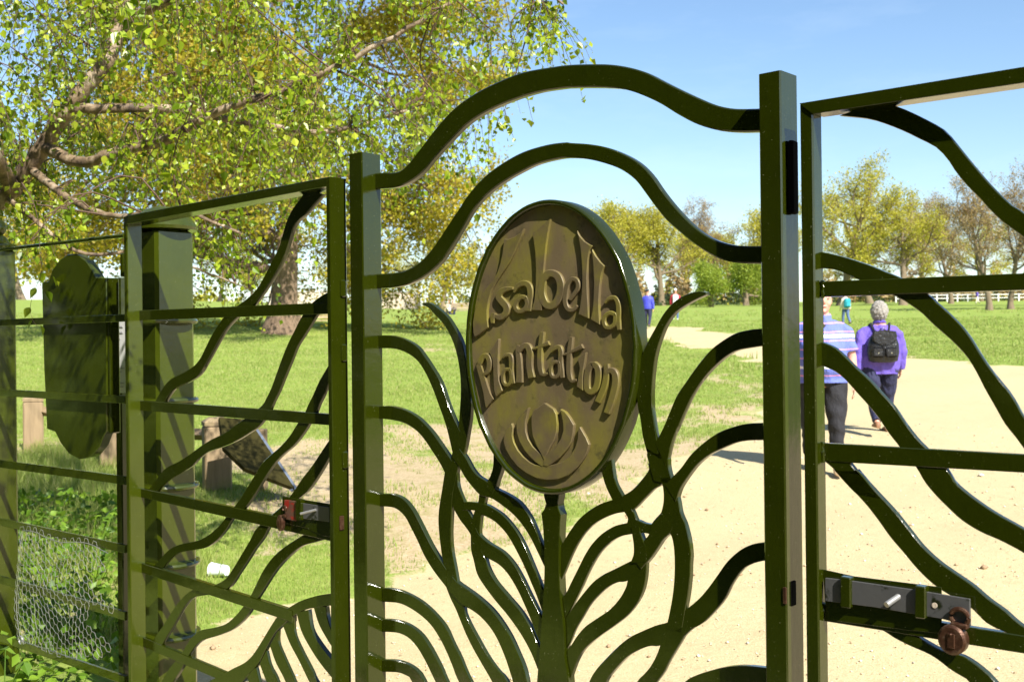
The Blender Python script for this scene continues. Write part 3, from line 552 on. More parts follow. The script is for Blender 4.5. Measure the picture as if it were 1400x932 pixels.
mb = MB(); mb.box((us+.001, -.03, L(1080, 805)[2]), (.004, .02, .05), 0, .001); mb.build('bolt_slot', 'shade_black', scr, g0)
mb = MB(); mb.box((us-.004, -.0555, L(1077, 805)[2]), (.008, .004, .034), 0, .001); mb.build('strike_plate', 'rust', scr, g0)
# --- padlocks
def padlock(name, label, pxc, wo, r, hh, tilt, shack):
    c = L(*pxc, wo); org = (c[0], wo, c[2]-hh)
    o = root(name, org, label, 'padlock', 'rusty padlocks on the bolts')
    m = MB(); e = []
    for i, (f, wf) in enumerate(((.82, -.5), (1, -.32), (1, .32), (.82, .5))):
        e.append([(c[0]+math.cos(t)*r*f, wo+wf*r*.9, c[2]+math.sin(t)*hh*f) for t in np.linspace(0, 2*math.pi, 24, endpoint=False)])
    m.loft(e); m.build('body', 'rust', o, org)
    s = L(*shack, wo); m = MB(); th = np.linspace(-.25*math.pi, 1.25*math.pi, 14); rr = r*.62
    m.tube([(s[0]+rr*math.cos(t), wo, s[2]+rr*.9*math.sin(t)) for t in th], r*.17, 8); m.build('shackle', 'rust', o, org)
    m = MB(); mid = (c[0]*.0+s[0], wo, (s[2]+c[2])/2+hh*.35); m.box((mid[0], wo, c[2]+hh*.95), (r*1.2, r*.6, hh*.35), 0, .002); m.build('collar', 'rust', o, org)
    m = MB(); m.box((c[0], wo-r*.47, c[2]-hh*.05), (r*.55, r*.12, hh*1.0), 0, .0015); m.build('key_cover', 'rust', o, org)
    m = MB(); m.ell((c[0], wo-r*.55, c[2]+hh*.38), (r*.1, r*.08, r*.1), 8, 6); m.build('rivet', 'rust', o, org)
    return o
padlock('padlock', 'round rusty padlock hanging from the large steel bolt of the right gate leaf', (1303.5, 873), -.048, .026, .028, 0, (1312, 843))
padlock('padlock', 'small rusty padlock on the red latch of the left gate leaf', (384, 714.5), -.06, .0155, .025, 0, (389, 695))
# --- thick hinge posts with round collars
def hinge_post(org_u, w0, label, ztop, collars):
    zg = GZ(org_u, w0); org = (org_u, w0+.08, zg); o = root('hinge_post', org, label, 'post', 'collared hinge posts')
    m = MB(); m.box((org_u, w0+.08, (zg-.2+ztop)/2), (.16, .16, ztop-zg+.2), 0, .012); m.build('shaft', 'green_paint_lichen', o, org)
    for zc in collars:
        m = MB(); m.lathe([(.085, -.022), (.118, -.012), (.122, -.004), (.119, .004), (.09, .008)], (org_u, w0+.08, zc), 32); m.build('collar', 'green_paint_lichen', o, org)
    m = MB(); m.lathe([(.122, 0), (.126, .012), (.12, .022), (.1, .05), (.075, .075), (.03, .09)], (org_u, w0+.08, ztop), 32); m.build('cap', 'green_paint_lichen', o, org)
uh = L(214.5, 470, .045)[0]-.08
hinge_post(uh, .045, 'thick green hinge post with round collars behind the left gate leaf', L(235, 312, .1)[2], [L(240, y, .12)[2] for y in (437, 546, 664, 770, 868)])
hinge_post(RU+.15, .0, 'thick green hinge post at the far end of the right gate leaf', 2.0, [.35, .75, 1.15, 1.55])
# --- estate fence on the left
f0 = (L(95, 470)[0], 0, GZ(L(95, 470)[0], 0))
fe = root('rail_fence', f0, 'green iron fence of flat rails beside the left gate leaf', 'fence')
ue = L(-60, 470)[0]
def rail_f(y0, y1, h, x0=4): 
    A = [uz(x0, y0-h/2), uz(172, y1-h/2-.6)]; B = [uz(x0, y0+h/2), uz(172, y1+h/2+.6)]
    for E in (A, B): (a, b), (c, d) = E; E[0] = (ue, b+(d-b)*(ue-a)/(c-a))
    m = MB(); st = (stag[0] % 4)*.0006; stag[0] += 1; ribbon(m, A, B, -.004-st, .006+st, n=2, ch=.0015); return m.build('rail', 'green_paint_lichen', fe, f0)
for y0, y1, h in ((441, 434.5, 9), (536.5, 546, 9.5), (634, 656.5, 10.5), (713.5, 750, 10), (792.5, 841.5, 10.5), (872, 929, 10)): rail_f(y0, y1, h)
p0, p1 = L(0, 341.5), L(170, 322); k = (ue-p0[0])/(p1[0]-p0[0]); m = MB(); m.tube([(ue, 0, p0[2]+(p1[2]-p0[2])*k), p1], .0075, 10); m.build('top_rod', 'green_paint_lichen', fe, f0)
m = MB(); m.box((L(165, 470)[0], .03, L(165, 362)[2]), (.02, .05, .09), 0, .004); m.build('hinge_block', 'green_paint', fe, f0)
u_p = L(23, 470, .128)[0]-.06; zg = GZ(u_p, .07)
fp = root('fence_post', (u_p, .07, zg), 'square green fence post with moulded cap and ball finial at the left edge', 'post')
zc = L(5, 338, .02)[2]
org = (u_p, .07, zg)
m = MB(); m.box((u_p, .068, (zc+zg-.2)/2), (.12, .12, zc-zg+.2), 0, .008); m.build('shaft', 'green_paint_lichen', fp, org)
m = MB(); m.lathe([(.05, 0), (.088, 0), (.09, .018), (.085, .026), (.06, .034), (.04, .06), (.03, .07)], (u_p, .068, zc), 28); m.build('cap', 'green_paint', fp, org)
m = MB(); m.ell((u_p, .068, zc+.105), (.042, .042, .042), 20, 12); m.build('ball', 'green_paint', fp, org)
# --- notice board behind the rails
nb0 = (L(100, 470, .012)[0], .03, L(100, 627, .012)[2]); nb = root('notice_board', nb0, 'back of a green notice board with arched top and rounded bottom, fixed behind the rails', 'notice board')
out = [(57, 386), (66.5, 384), (71, 370), (80, 356), (92, 347.5), (104, 347), (117, 356), (126, 369), (131, 379), (145, 379.5), (145.5, 470), (146, 590), (142, 594), (136, 610), (124, 624), (108, 627.5), (94, 620), (83, 606), (75, 590), (64, 586), (60, 500)]
m = MB(); m.prism([uz(x, y, .012) for x, y in out], .012, .05); m.build('panel', 'green_paint_lichen', nb, nb0, 35, .003)
m = MB(); A = uz(145, 380, .014); B = uz(148, 592, .014); m.box(((A[0]+B[0])/2+.012, .035, (A[1]+B[1])/2), (.018, .042, A[1]-B[1]), 0, .004); m.build('side_rail', 'green_paint', nb, nb0)
sh0 = (L(158, 470, .3)[0], .3, L(158, 536, .3)[2]); m = MB(); q = [uz(x, y, .3) for x, y in ((147, 437), (176, 437), (176, 537), (149, 537))]
m.prism(q, .3, .306); simple('paper', (.72, .72, .7), .6, .04, 8, 0); nsr = root('notice_sheet', sh0, 'white printed notice sheet seen between the green notice board and the gate', 'notice'); m.build('sheet', 'paper', nsr, sh0)
simple('ink', (.4, .4, .42), .8, .1, 8, 0)
m = MB(); rr = np.random.default_rng(5)
for yy in list(range(447, 472, 8))+list(range(478, 530, 5)):
    q = [uz(150.5, yy, .2985), uz(158+rr.uniform(0, 12), yy, .2985)]; m.box(((q[0][0]+q[1][0])/2, .2985, q[0][1]), (abs(q[1][0]-q[0][0]), .001, .006 if yy < 474 else .0035))
m.build('print_lines', 'ink', nsr, sh0, 0)
m = MB(); m.box((q[0][0]+.02, .35, (sh0[2]+GZ(q[0][0], .35))/2+.2), (.05, .05, sh0[2]-GZ(q[0][0], .35)+.6), 0, .005); m.build('stake', 'green_paint', nsr, sh0)
# --- chicken wire
cw0 = (L(85, 470, -.008)[0], -.008, GZ(L(85, 470)[0], 0)); rr = np.random.default_rng(11)
def hexwire():
    m = MB(); a = .0215
    TL, TR, BR, BL = (np.array(uz(*p, -.008)) for p in ((31, 725), (158, 754), (162, 915), (28, 876)))
    Wd, Hd = np.linalg.norm(TR-TL), np.linalg.norm(TL-BL)
    def warp(x, y):
        s, t = x/Wd, y/Hd; p = (TL*(1-s)+TR*s)*(1-t)+(BL*(1-s)+BR*s)*t
        b = .012*math.sin(s*7+t*3)+.008*math.sin(t*9+s*2)
        p = p+np.array([.014*math.sin(t*8+s*5)*(1-s), .01*math.sin(s*11)])
        return (p[0]-.02*math.sin(t*math.pi)*(1-s), -.010-abs(b)*.6, p[1])
    segs = set(); nx, ny = int(Wd/(1.5*a))+2, int(Hd/(a*1.732))+2
    key = lambda p: (round(p[0]*2000), round(p[1]*2000))
    for i in range(nx):
        for j in range(ny):
            cx_, cy_ = i*1.5*a, (j+.5*(i % 2))*a*1.732
            s, t = cx_/Wd, cy_/Hd
            if t > 1 or s > .8+.12*math.sin(t*17)+.08*math.sin(t*41+1): continue
            if .47 < t < .53 and s > .55: continue
            pts = [(cx_+a*math.cos(q*math.pi/3), cy_+a*math.sin(q*math.pi/3)) for q in range(6)]
            for q in range(6): segs.add(tuple(sorted((key(pts[q]), key(pts[(q+1) % 6])))))
    J = {}
    for s_ in segs:
        for k_ in s_:
            if k_ not in J: J[k_] = rr.normal(0, .0022, 2)
    for k0, k1 in segs:
        p0 = warp(k0[0]/2000+J[k0][0], k0[1]/2000+J[k0][1]); p1 = warp(k1[0]/2000+J[k1][0], k1[1]/2000+J[k1][1])
        twist = abs(k0[1]-k1[1]) < 3
        m.tube([p0, p1], .0014 if twist else .0009, 4, True)
    e = [warp(.0, t*Hd) for t in np.linspace(0, 1, 14)]; m.tube(e, .0016, 4)
    e = [warp(s*Wd*.95, 0) for s in np.linspace(0, 1, 14)]; m.tube(e, .0016, 4)
    th = np.linspace(0, 5*math.pi, 30); c_ = warp(.01, Hd*.98); m.tube([(c_[0]+.018*math.cos(t), c_[1]-.003*t/6, c_[2]+.018*math.sin(t)) for t in th], .0014, 4)
    for s in (.03, .3, .62):
        q = warp(s*Wd, Hd); m.tube([(q[0], -.012, q[2]-.01), (q[0], -.009, q[2]+.03), (q[0]+.002, .008, q[2]+.03), (q[0], .008, q[2]-.005)], .0016, 4)
    return m
cwr = root('wire_mesh', cw0, 'torn galvanised chicken wire tied to the lower rails of the fence', 'wire mesh'); hexwire().build('hexagonal_wire', 'galvanised_wire', cwr, cw0, 0)
# ---------------------------------------------------------------- ground
def gpoly(pts):
    out = []
    for x, y in pts:
        p = ground_pt(x, y); out.append((p.x, p.y))
    return np.array(out)
def inside(poly, X, Y):
    r = np.zeros(X.shape, bool); n = len(poly)
    for i in range(n):
        x0, y0 = poly[i]; x1, y1 = poly[(i+1) % n]
        c = ((y0 > Y) != (y1 > Y)) & (X < (x1-x0)*(Y-y0)/(y1-y0+1e-12)+x0); r ^= c
    return r
near = [(-3.5, 3.2), (-2.9, 4.9)]
SAND = np.vstack([np.array([(1.2, -60), (-1.5, -20), (-1.2, -2), (-2.2, 3.6)]),
    gpoly([(262, 905), (268, 866), (300, 852), (360, 842), (430, 826), (500, 812), (560, 800), (600, 775), (640, 758), (700, 748), (745, 735), (800, 700), (860, 668), (920, 640), (985, 608), (1030, 575), (1062, 540), (1092, 505), (1040, 492), (980, 479), (922, 467.5), (890, 461), (872, 456), (850, 452), (845, 447), (870, 444), (905, 446), (961, 450), (993, 457), (1040, 467), (1130, 479), (1240, 489), (1400, 499), (1500, 505), (1700, 512)]),
    np.array([(14, 6), (12, -60)])])
SOIL = [gpoly(p) for p in ([(530, 585), (620, 575), (700, 600), (800, 620), (900, 610), (960, 575), (1010, 535), (1045, 505), (1085, 515), (1060, 560), (1000, 620), (900, 670), (780, 730), (700, 760), (600, 790), (530, 800), (500, 740), (515, 650)],
    [(345, 610), (420, 600), (480, 590), (530, 620), (520, 700), (480, 760), (400, 720), (350, 680)], [(20, 590), (120, 590), (150, 610), (60, 622), (10, 620)],
    [(600, 418), (660, 416), (700, 424), (640, 426)], [(330, 705), (440, 700), (480, 745), (380, 760)], [(130, 720), (180, 690), (180, 760), (110, 900), (60, 900)],
    [(990, 461), (1060, 468), (1240, 476), (1230, 480), (1040, 466)], [(550, 480), (620, 470), (640, 480), (560, 488)])]
def fnoise(X, Y, s, seed=0):
    r = np.random.default_rng(seed); z = 0
    for k in range(7):
        a = r.uniform(0, 6.28); f = s*1.6**k*.6; z = z+np.sin((X*math.cos(a)+Y*math.sin(a))*f+r.uniform(0, 6.28)+1.3*np.sin((X*math.sin(a)-Y*math.cos(a))*f*.7+r.uniform(0, 6)))/1.35**k
    return z/3
def masks(X, Y):
    d = np.clip(np.hypot(X, Y)*.012, .03, .6)
    jx, jy = fnoise(X, Y, 2.2, 1), fnoise(X, Y, 2.2, 2)
    sand = np.zeros(X.shape); soil = np.zeros(X.shape)
    for k in range(4):
        ox, oy = d*math.cos(k*1.57+.4)*.8, d*math.sin(k*1.57+.4)*1.4
        sand += inside(SAND, X+jx*d*2.6+ox, Y+jy*d*5+oy)*.25
        m = np.zeros(X.shape, bool)
        for p in SOIL: m |= inside(p, X+jx*d*4+ox*3, Y+jy*d*6+oy*3)
        soil += m*.25
    soil = soil*np.clip(.8+.65*fnoise(X, Y, 3.0, 3), 0, 1)
    return sand, np.clip(soil*(1-sand), 0, 1)
def axis(lo, hi, c, k, n):
    t = np.linspace(-1, 1, n); s = np.sinh(k*t)/math.sinh(k); return np.where(s < 0, c+s*(c-lo), c+s*(hi-c))
gx = axis(-260, 300, -.3, 5.0, 430); gy = axis(-120, 420, 7.5, 4.6, 520)
GX, GY = np.meshgrid(gx, gy); GZZ = H(GX, GY)
nx_, ny_ = len(gx), len(gy); idx = np.arange(nx_*ny_).reshape(ny_, nx_)
F = np.stack([idx[:-1, :-1], idx[:-1, 1:], idx[1:, 1:], idx[1:, :-1]], -1).reshape(-1, 4)
sand, soil = masks(GX, GY)
GZZ = GZZ-.018*sand-.01*soil
def ground_mat():
    t = NT('park_ground'); at = t.n('Attribute', attribute_name='cover'); sp = t.n('SeparateColor'); t.l(at.outputs['Color'], sp.inputs[0])
    geo = t.n('NewGeometry'); pos = geo.outputs['Position']
    n1 = t.noise(.35, 5, .6, pos); n2 = t.noise(5, 6, .7, pos); n3 = t.noise(45, 5, .7, pos); n4 = t.noise(140, 3, .6, pos); n5 = t.noise(1.6, 6, .7, pos)
    grass = t.ramp(n2, [(.25, (.12, .185, .025)), (.45, (.19, .265, .045)), (.6, (.25, .32, .065)), (.78, (.36, .35, .13))])
    grass = t.mix(t.math('MULTIPLY', t.ramp(n1, [(.4, (0, 0, 0)), (.62, (1, 1, 1))]), .4), grass, (.26, .31, .06))
    grass = t.mix(t.math('MULTIPLY', t.ramp(n5, [(.52, (0, 0, 0)), (.7, (1, 1, 1))]), .45), grass, (.36, .34, .14))
    grass = t.mix(t.math('MULTIPLY', t.ramp(n3, [(.35, (1, 1, 1)), (.55, (0, 0, 0))]), .35), grass, (.06, .11, .014))
    soilc = t.ramp(n3, [(.25, (.24, .17, .095)), (.5, (.41, .32, .19)), (.75, (.53, .44, .3))])
    soilc = t.mix(t.math('MULTIPLY', t.ramp(n2, [(.5, (0, 0, 0)), (.66, (1, 1, 1))]), .5), soilc, (.2, .2, .04))
    sandc = t.ramp(n4, [(.25, (.35, .27, .14)), (.5, (.48, .395, .22)), (.75, (.6, .51, .33))])
    sandc = t.mix(t.math('MULTIPLY', t.ramp(n5, [(.4, (0, 0, 0)), (.7, (1, 1, 1))]), .3), sandc, (.42, .325, .19))
    sandc = t.mix(t.math('MULTIPLY', t.ramp(n2, [(.56, (0, 0, 0)), (.72, (1, 1, 1))]), .4), sandc, (.36, .27, .15))
    sandc = t.mix(t.math('MULTIPLY', t.ramp(n3, [(.62, (0, 0, 0)), (.72, (1, 1, 1))]), .55), sandc, (.22, .15, .085))
    def thr(v, k=.55): return t.math('SMOOTHSTEP', v, 0) if 0 else t.ramp(t.math('ADD', v, t.math('MULTIPLY', t.math('SUBTRACT', t.math('ADD', t.math('MULTIPLY', n3, .5), t.math('MULTIPLY', n2, .5)), .5), 1.6)), [(k-.12, (0, 0, 0)), (k+.12, (1, 1, 1))])
    c = t.mix(thr(sp.outputs[1], .42), grass, soilc); c = t.mix(thr(sp.outputs[0], .5), c, sandc)
    t.col(c); t.set(Roughness=.95); t.b.inputs['Specular IOR Level'].default_value = .15
    t.bump(t.math('ADD', t.math('MULTIPLY', n3, .6), t.math('ADD', t.math('MULTIPLY', n4, .4), t.math('MULTIPLY', n2, 1.5))), .55, .02)
ground_mat()
g = npmesh('ground', np.stack([GX, GY, GZZ], -1).reshape(-1, 3), F, 'park_ground', None, True, 'structure')
ca = g.data.color_attributes.new('cover', 'FLOAT_COLOR', 'POINT')
ca.data.foreach_set('color', np.stack([sand.ravel(), soil.ravel(), np.zeros(sand.size), np.ones(sand.size)], -1).astype(np.float32).ravel())
# grass blades (nobody could count them)
def blades(name, X, Y, hgt, wid, per, spread, mat='grass_blade', label='short green grazed grass on the park meadow', lean=.5):
    n = len(X)*per; X = np.repeat(X, per)+rng.normal(0, spread, n); Y = np.repeat(Y, per)+rng.normal(0, spread, n); h = np.repeat(hgt, per)*rng.uniform(.5, 1.3, n); wd = np.repeat(wid, per)
    Z = H(X, Y)-.015; a = rng.uniform(0, 6.28, n); la = rng.uniform(0, 6.28, n); ln = h*rng.uniform(.1, 1, n)*lean
    dx, dy = np.cos(a)*wd, np.sin(a)*wd
    V = np.empty((n, 3, 3)); V[:, 0] = np.stack([X-dx, Y-dy, Z], -1); V[:, 1] = np.stack([X+dx, Y+dy, Z], -1); V[:, 2] = np.stack([X+np.cos(la)*ln, Y+np.sin(la)*ln, Z+h+.015], -1)
    o = npmesh(name, V.reshape(-1, 3), np.arange(n*3).reshape(-1, 3), mat, None, False, 'stuff'); return tag(o, label, 'grass')
N = 230000; D = np.exp(rng.uniform(math.log(5.2), math.log(60), N)); A_ = rng.uniform(-.56, .56, N); X = D*A_; Y = D
s_, o_ = masks(X, Y); keep = (rng.uniform(0, 1, N) > np.clip(o_*1.1, 0, 1)*.99) & (s_ < .1+.3*rng.uniform(0, 1, N)**3)
X, Y, D = X[keep], Y[keep], D[keep]
blades('meadow_grass', X, Y, np.clip(.02+.0008*D, .02, .055)*(1+.5*fnoise(X, Y, 1.5, 9)).clip(.4, 1.8), np.clip(.0018+.00042*D, .002, .02), 3, .03)
N = 9000; X = rng.uniform(-6.5, -1.6, N); Y = rng.uniform(5.3, 12.5, N); s_, o_ = masks(X, Y)
k_ = (s_ < .3) & (X < -.10-.28*Y+.2*np.sin(Y*3)) & (fnoise(X, Y, 1.4, 21) > -.3)
blades('rough_grass', X[k_], Y[k_], np.full(k_.sum(), .14), np.full(k_.sum(), .0035), 6, .05, label='longer rough grass growing around the wooden posts', lean=.9)
N = 2600; X = rng.uniform(4, 60, N); Y = rng.uniform(22, 90, N)
k_ = (fnoise(X, Y, .5, 33) > .05) & (np.abs(X/Y) < .55) & (masks(X, Y)[0] < .1)
blades('tussock_grass', X[k_], Y[k_], np.full(k_.sum(), .16), np.full(k_.sum(), .02), 9, .14, label='tussocky longer grass beyond the gravel path')
# gravel grit on the path
def pebbles():
    N = 6500; D = np.exp(rng.uniform(math.log(4.7), math.log(14), N)); X = D*rng.uniform(-.42, .5, N); Y = D; s, o = masks(X, Y)
    k = (s > .7) | ((o > .35) & (rng.uniform(0, 1, N) < .6)); X, Y, D = X[k], Y[k], D[k]; n = len(X)
    sz = rng.lognormal(0, .6, n)*.0036*(.7+D*.05); oc = np.array([(1, 0, 0), (0, 1, 0), (-1, 0, 0), (0, -1, 0), (0, 0, .7), (0, 0, -.7)])
    V = oc[None]*sz[:, None, None]*rng.uniform(.6, 1.3, (n, 6, 3)); V += np.stack([X, Y, H(X, Y)-.016+sz*.3], -1)[:, None]
    fc = np.array([(0, 1, 4), (1, 2, 4), (2, 3, 4), (3, 0, 4), (1, 0, 5), (2, 1, 5), (3, 2, 5), (0, 3, 5)])
    F = (fc[None]+np.arange(n)[:, None, None]*6).reshape(-1, 3); tag(npmesh('path_gravel', V.reshape(-1, 3), F, 'grit', None, False, 'stuff'), 'loose gravel and grit on the sandy path', 'gravel')
t = NT('grit'); gg = t.n('NewGeometry'); t.col(t.ramp(gg.outputs['Random Per Island'], [(0, (.2, .12, .06)), (.3, (.45, .33, .2)), (.6, (.62, .5, .34)), (.85, (.75, .7, .6)), (1, (.3, .25, .2))])); t.set(Roughness=.8)
pebbles()
# ---------------------------------------------------------------- trees
def frames(d):
    d = d/np.linalg.norm(d); a = np.cross(d, (0, 0, 1.) if abs(d[2]) < .9 else (1., 0, 0)); a /= np.linalg.norm(a); return a, np.cross(d, a)
def grow(r, p, d, Ln, rad, lev, prm, out, leaves):
    P = prm[lev]; n = P['n']; pts = [np.array(p, float)]; d = np.array(d, float); d /= np.linalg.norm(d); rr = [rad]; ds = [d]
    for i in range(n):
        d = d+r.normal(0, P['wob'], 3)+np.array([0, 0, P.get('up', 0)]); d /= np.linalg.norm(d)
        pts.append(pts[-1]+d*Ln/n); rr.append(rad*(1-(i+1)/n*(1-P.get('tip', .35)))); ds.append(d)
    out.append((np.array(pts), np.array(rr), lev))
    if lev+1 < len(prm):
        k = P['kids']; k = int(k*r.uniform(.8, 1.2)+.5); Q = prm[lev+1]
        for j in range(k):
            f = P['from']+(1-P['from'])*(j+r.uniform(.2, .9))/k; f = min(f, .99); i = f*n; i0 = int(i); pp = pts[i0]+(pts[i0+1]-pts[i0])*(i-i0)
            dd = ds[i0+1]; a, b = frames(dd); th = r.uniform(0, 6.283) if P.get('spin', 1) else j*2.4
            an = R(r.uniform(*P['ang'])); nd = dd*math.cos(an)+(a*math.cos(th)+b*math.sin(th))*math.sin(an)
            if P.get('flat'): nd[2] *= P['flat']
            grow(r, pp, nd, Ln*r.uniform(*P['len'])*(1.0-.35*f if P.get('taper', 1) else 1), max(rr[i0]*P['rr'], Q.get('minr', .004)), lev+1, prm, out, leaves)
    else:
        for f in np.linspace(.25, 1, P.get('leaves', 4)):
            i = min(f*n, n-.01); i0 = int(i); leaves.append(pts[i0]+(pts[i0+1]-pts[i0])*(i-i0))
def tubes_np(polys, sides):
    V, Fs, o = [], [], 0
    for pts, rad, lev in polys:
        n = sides[min(lev, len(sides)-1)]; k = len(pts)
        d = np.gradient(pts, axis=0); d /= np.linalg.norm(d, axis=1)[:, None]+1e-9
        m = d.mean(0); ref = np.array([0, 0, 1.]) if abs(m[2]) < .8 else np.array([1., 0, 0])
        a = np.cross(d, ref); a /= np.linalg.norm(a, axis=1)[:, None]+1e-9; b = np.cross(a, d)
        th = np.arange(n)*2*math.pi/n; ring = a[:, None]*np.cos(th)[None, :, None]+b[:, None]*np.sin(th)[None, :, None]
        V.append((pts[:, None]+ring*rad[:, None, None]).reshape(-1, 3))
        ii = np.arange(k-1)[:, None]*n; jj = np.arange(n)[None]; j2 = (jj+1) % n
        Fs.append((np.stack([ii+jj, ii+j2, ii+n+j2, ii+n+jj], -1)+o).reshape(-1, 4)); o += k*n
    return np.vstack(V), np.vstack(Fs)
def leaf_np(r, Pn, size, hang=0.0, asp=.75, fold=.25):
    n = len(Pn); Pn = np.asarray(Pn); sz = size*r.uniform(.5, 1.4, n)
    d = r.normal(0, 1, (n, 3)); d[:, 2] -= hang; d /= np.linalg.norm(d, axis=1)[:, None]
    s = np.cross(d, r.normal(0, 1, (n, 3))); s /= np.linalg.norm(s, axis=1)[:, None]; nn = np.cross(s, d)
    V = np.empty((n, 4, 3)); V[:, 0] = Pn; m = Pn+d*(sz*.4)[:, None]+nn*(sz*fold*.5)[:, None]
    V[:, 1] = m+s*(sz*asp*.5)[:, None]; V[:, 2] = Pn+d*sz[:, None]; V[:, 3] = m-s*(sz*asp*.5)[:, None]
    i = np.arange(n)[:, None]*4
    return V, np.concatenate([i+np.array([[0, 1, 2]]), i+np.array([[0, 2, 3]])])
def tree(name, label, loc, rz, prm, trunk, leafmat, leafsize, r, barkmat='far_bark', twigmat='twig_far', flare=.0, jitter=.3, per=3, group=None, hang=0, sides=(10, 7, 5, 4, 3)):
    o = empty(name, loc, rz, label, 'tree', group); out, lv = [], []
    Ln, rad, d = trunk; grow(r, (0, 0, -.3), d, Ln, rad, 0, prm, out, lv)
    big = [q for q in out if q[2] <= 1]; small = [q for q in out if q[2] > 1]
    if flare:
        p, rr, l_ = big[0]; rr = rr.copy(); t_ = np.linalg.norm(p-p[0], axis=1); rr *= 1+flare*np.exp(-t_/(.6*rad*2)); big[0] = (p, rr, l_)
    V, Fq = tubes_np(big, sides); npmesh('trunk', V, Fq, barkmat, o, True)
    if small: V, Fq = tubes_np(small, sides); npmesh('branches', V, Fq, twigmat, o, True, 'stuff')
    lv = np.repeat(np.array(lv), per, 0); lv = lv+r.normal(0, jitter, lv.shape)
    if len(lv) and leafsize:
        V, Fq = leaf_np(r, lv, leafsize, hang); npmesh('crown', V.reshape(-1, 3), Fq, leafmat, o, False, 'stuff')
    print(name, len(out), len(lv)); return o
def copy_tree(o, loc, rz, sc, label, zs=1):
    c = o.copy(); C.objects.link(c); c.location = loc; c.rotation_euler = (0, 0, rz); c.scale = (sc, sc, sc*zs); c['label'] = label
    for ch in o.children: k = ch.copy(); C.objects.link(k); k.parent = c
    return c
PO = [dict(n=9, wob=.06, kids=15, ang=(50, 92), len=(.75, 1.0), rr=.46, **{'from': .2}, tip=.3, taper=1),
      dict(n=9, wob=.17, up=.005, kids=9, ang=(30, 75), len=(.35, .6), rr=.5, **{'from': .25}, tip=.2),
      dict(n=6, wob=.22, up=-.03, kids=7, ang=(25, 65), len=(.35, .6), rr=.5, **{'from': .2}, minr=.018, tip=.3),
      dict(n=4, wob=.25, up=.04, kids=6, ang=(25, 65), len=(.4, .7), rr=.5, **{'from': .15}, minr=.011, tip=.4),
      dict(n=3, wob=.25, up=.02, leaves=4, minr=.007, tip=.5)]
op = ground_pt(388, 456)
r_ = np.random.default_rng(4)
oak = tree('oak_tree', 'large spreading oak with bronze young leaves and a thick flared trunk on the lawn', op, R(40), PO, (11.5, .52, (.04, 0, 1)), 'oak_leaf', .14, r_, 'oak_bark', 'twig_far', 1.0, .25, 5)
def variant(kids, ang, trunk, frm, up=.05, wob=.16):
    return [dict(n=8, wob=.06, kids=kids, ang=ang, len=(.5, .75), rr=.55, **{'from': frm}, tip=.3), dict(n=7, wob=wob, up=up, kids=6, ang=(25, 60), len=(.4, .65), rr=.55, **{'from': .25}, tip=.25),
            dict(n=5, wob=.2, up=up, kids=6, ang=(25, 60), len=(.4, .65), rr=.5, **{'from': .2}, minr=.03, tip=.3), dict(n=3, wob=.22, up=up, leaves=5, minr=.018, tip=.4)]
far = lambda x, D: Vector((ray(x, 420).x/ray(x, 420).y*D, D, float(H(ray(x, 420).x/ray(x, 420).y*D, D))-.1))
G = 'trees along the edge of the meadow'
TA = tree('oak_tree', 'rounded yellow-leaved oak directly right of the bronze plaque', far(850, 150), 0, variant(13, (25, 75), 0, .3), (11, .5, (0, 0, 1)), 'yellow_leaf', .22, np.random.default_rng(1), group=G, jitter=.5, per=7, flare=.5)
TB = tree('bare_tree', 'tall brown bare-twigged tree with its trunk showing near the right edge', far(1352, 80), 0, [dict(PO[0], **{'from': .3}, kids=12, ang=(20, 50), len=(.6, .85)), dict(PO[1], up=.06), dict(PO[2], up=.05), dict(PO[3], kids=4)] + [dict(PO[4], leaves=3)], (9.5, .31, (.02, 0, 1)), 'brown_leaf', .13, np.random.default_rng(2), group=G, jitter=.2, per=1, flare=.5)
TC = tree('oak_tree', 'yellow-green oak with open airy crown above the man in the striped shirt', far(1150, 125), 0, variant(11, (35, 80), 0, .3, .04, .22), (13, .5, (.06, 0, 1)), 'yellow_leaf', .21, np.random.default_rng(3), group=G, jitter=.4, per=6, flare=.5)
TD = tree('oak_tree', 'small bright green round tree with pale trunk beyond the path', far(972, 125), 0, variant(10, (35, 85), 0, .3, .03, .24), (3.8, .35, (.05, 0, 1)), 'green_leaf', .17, np.random.default_rng(5), group=G, jitter=.4, per=9, flare=.3)
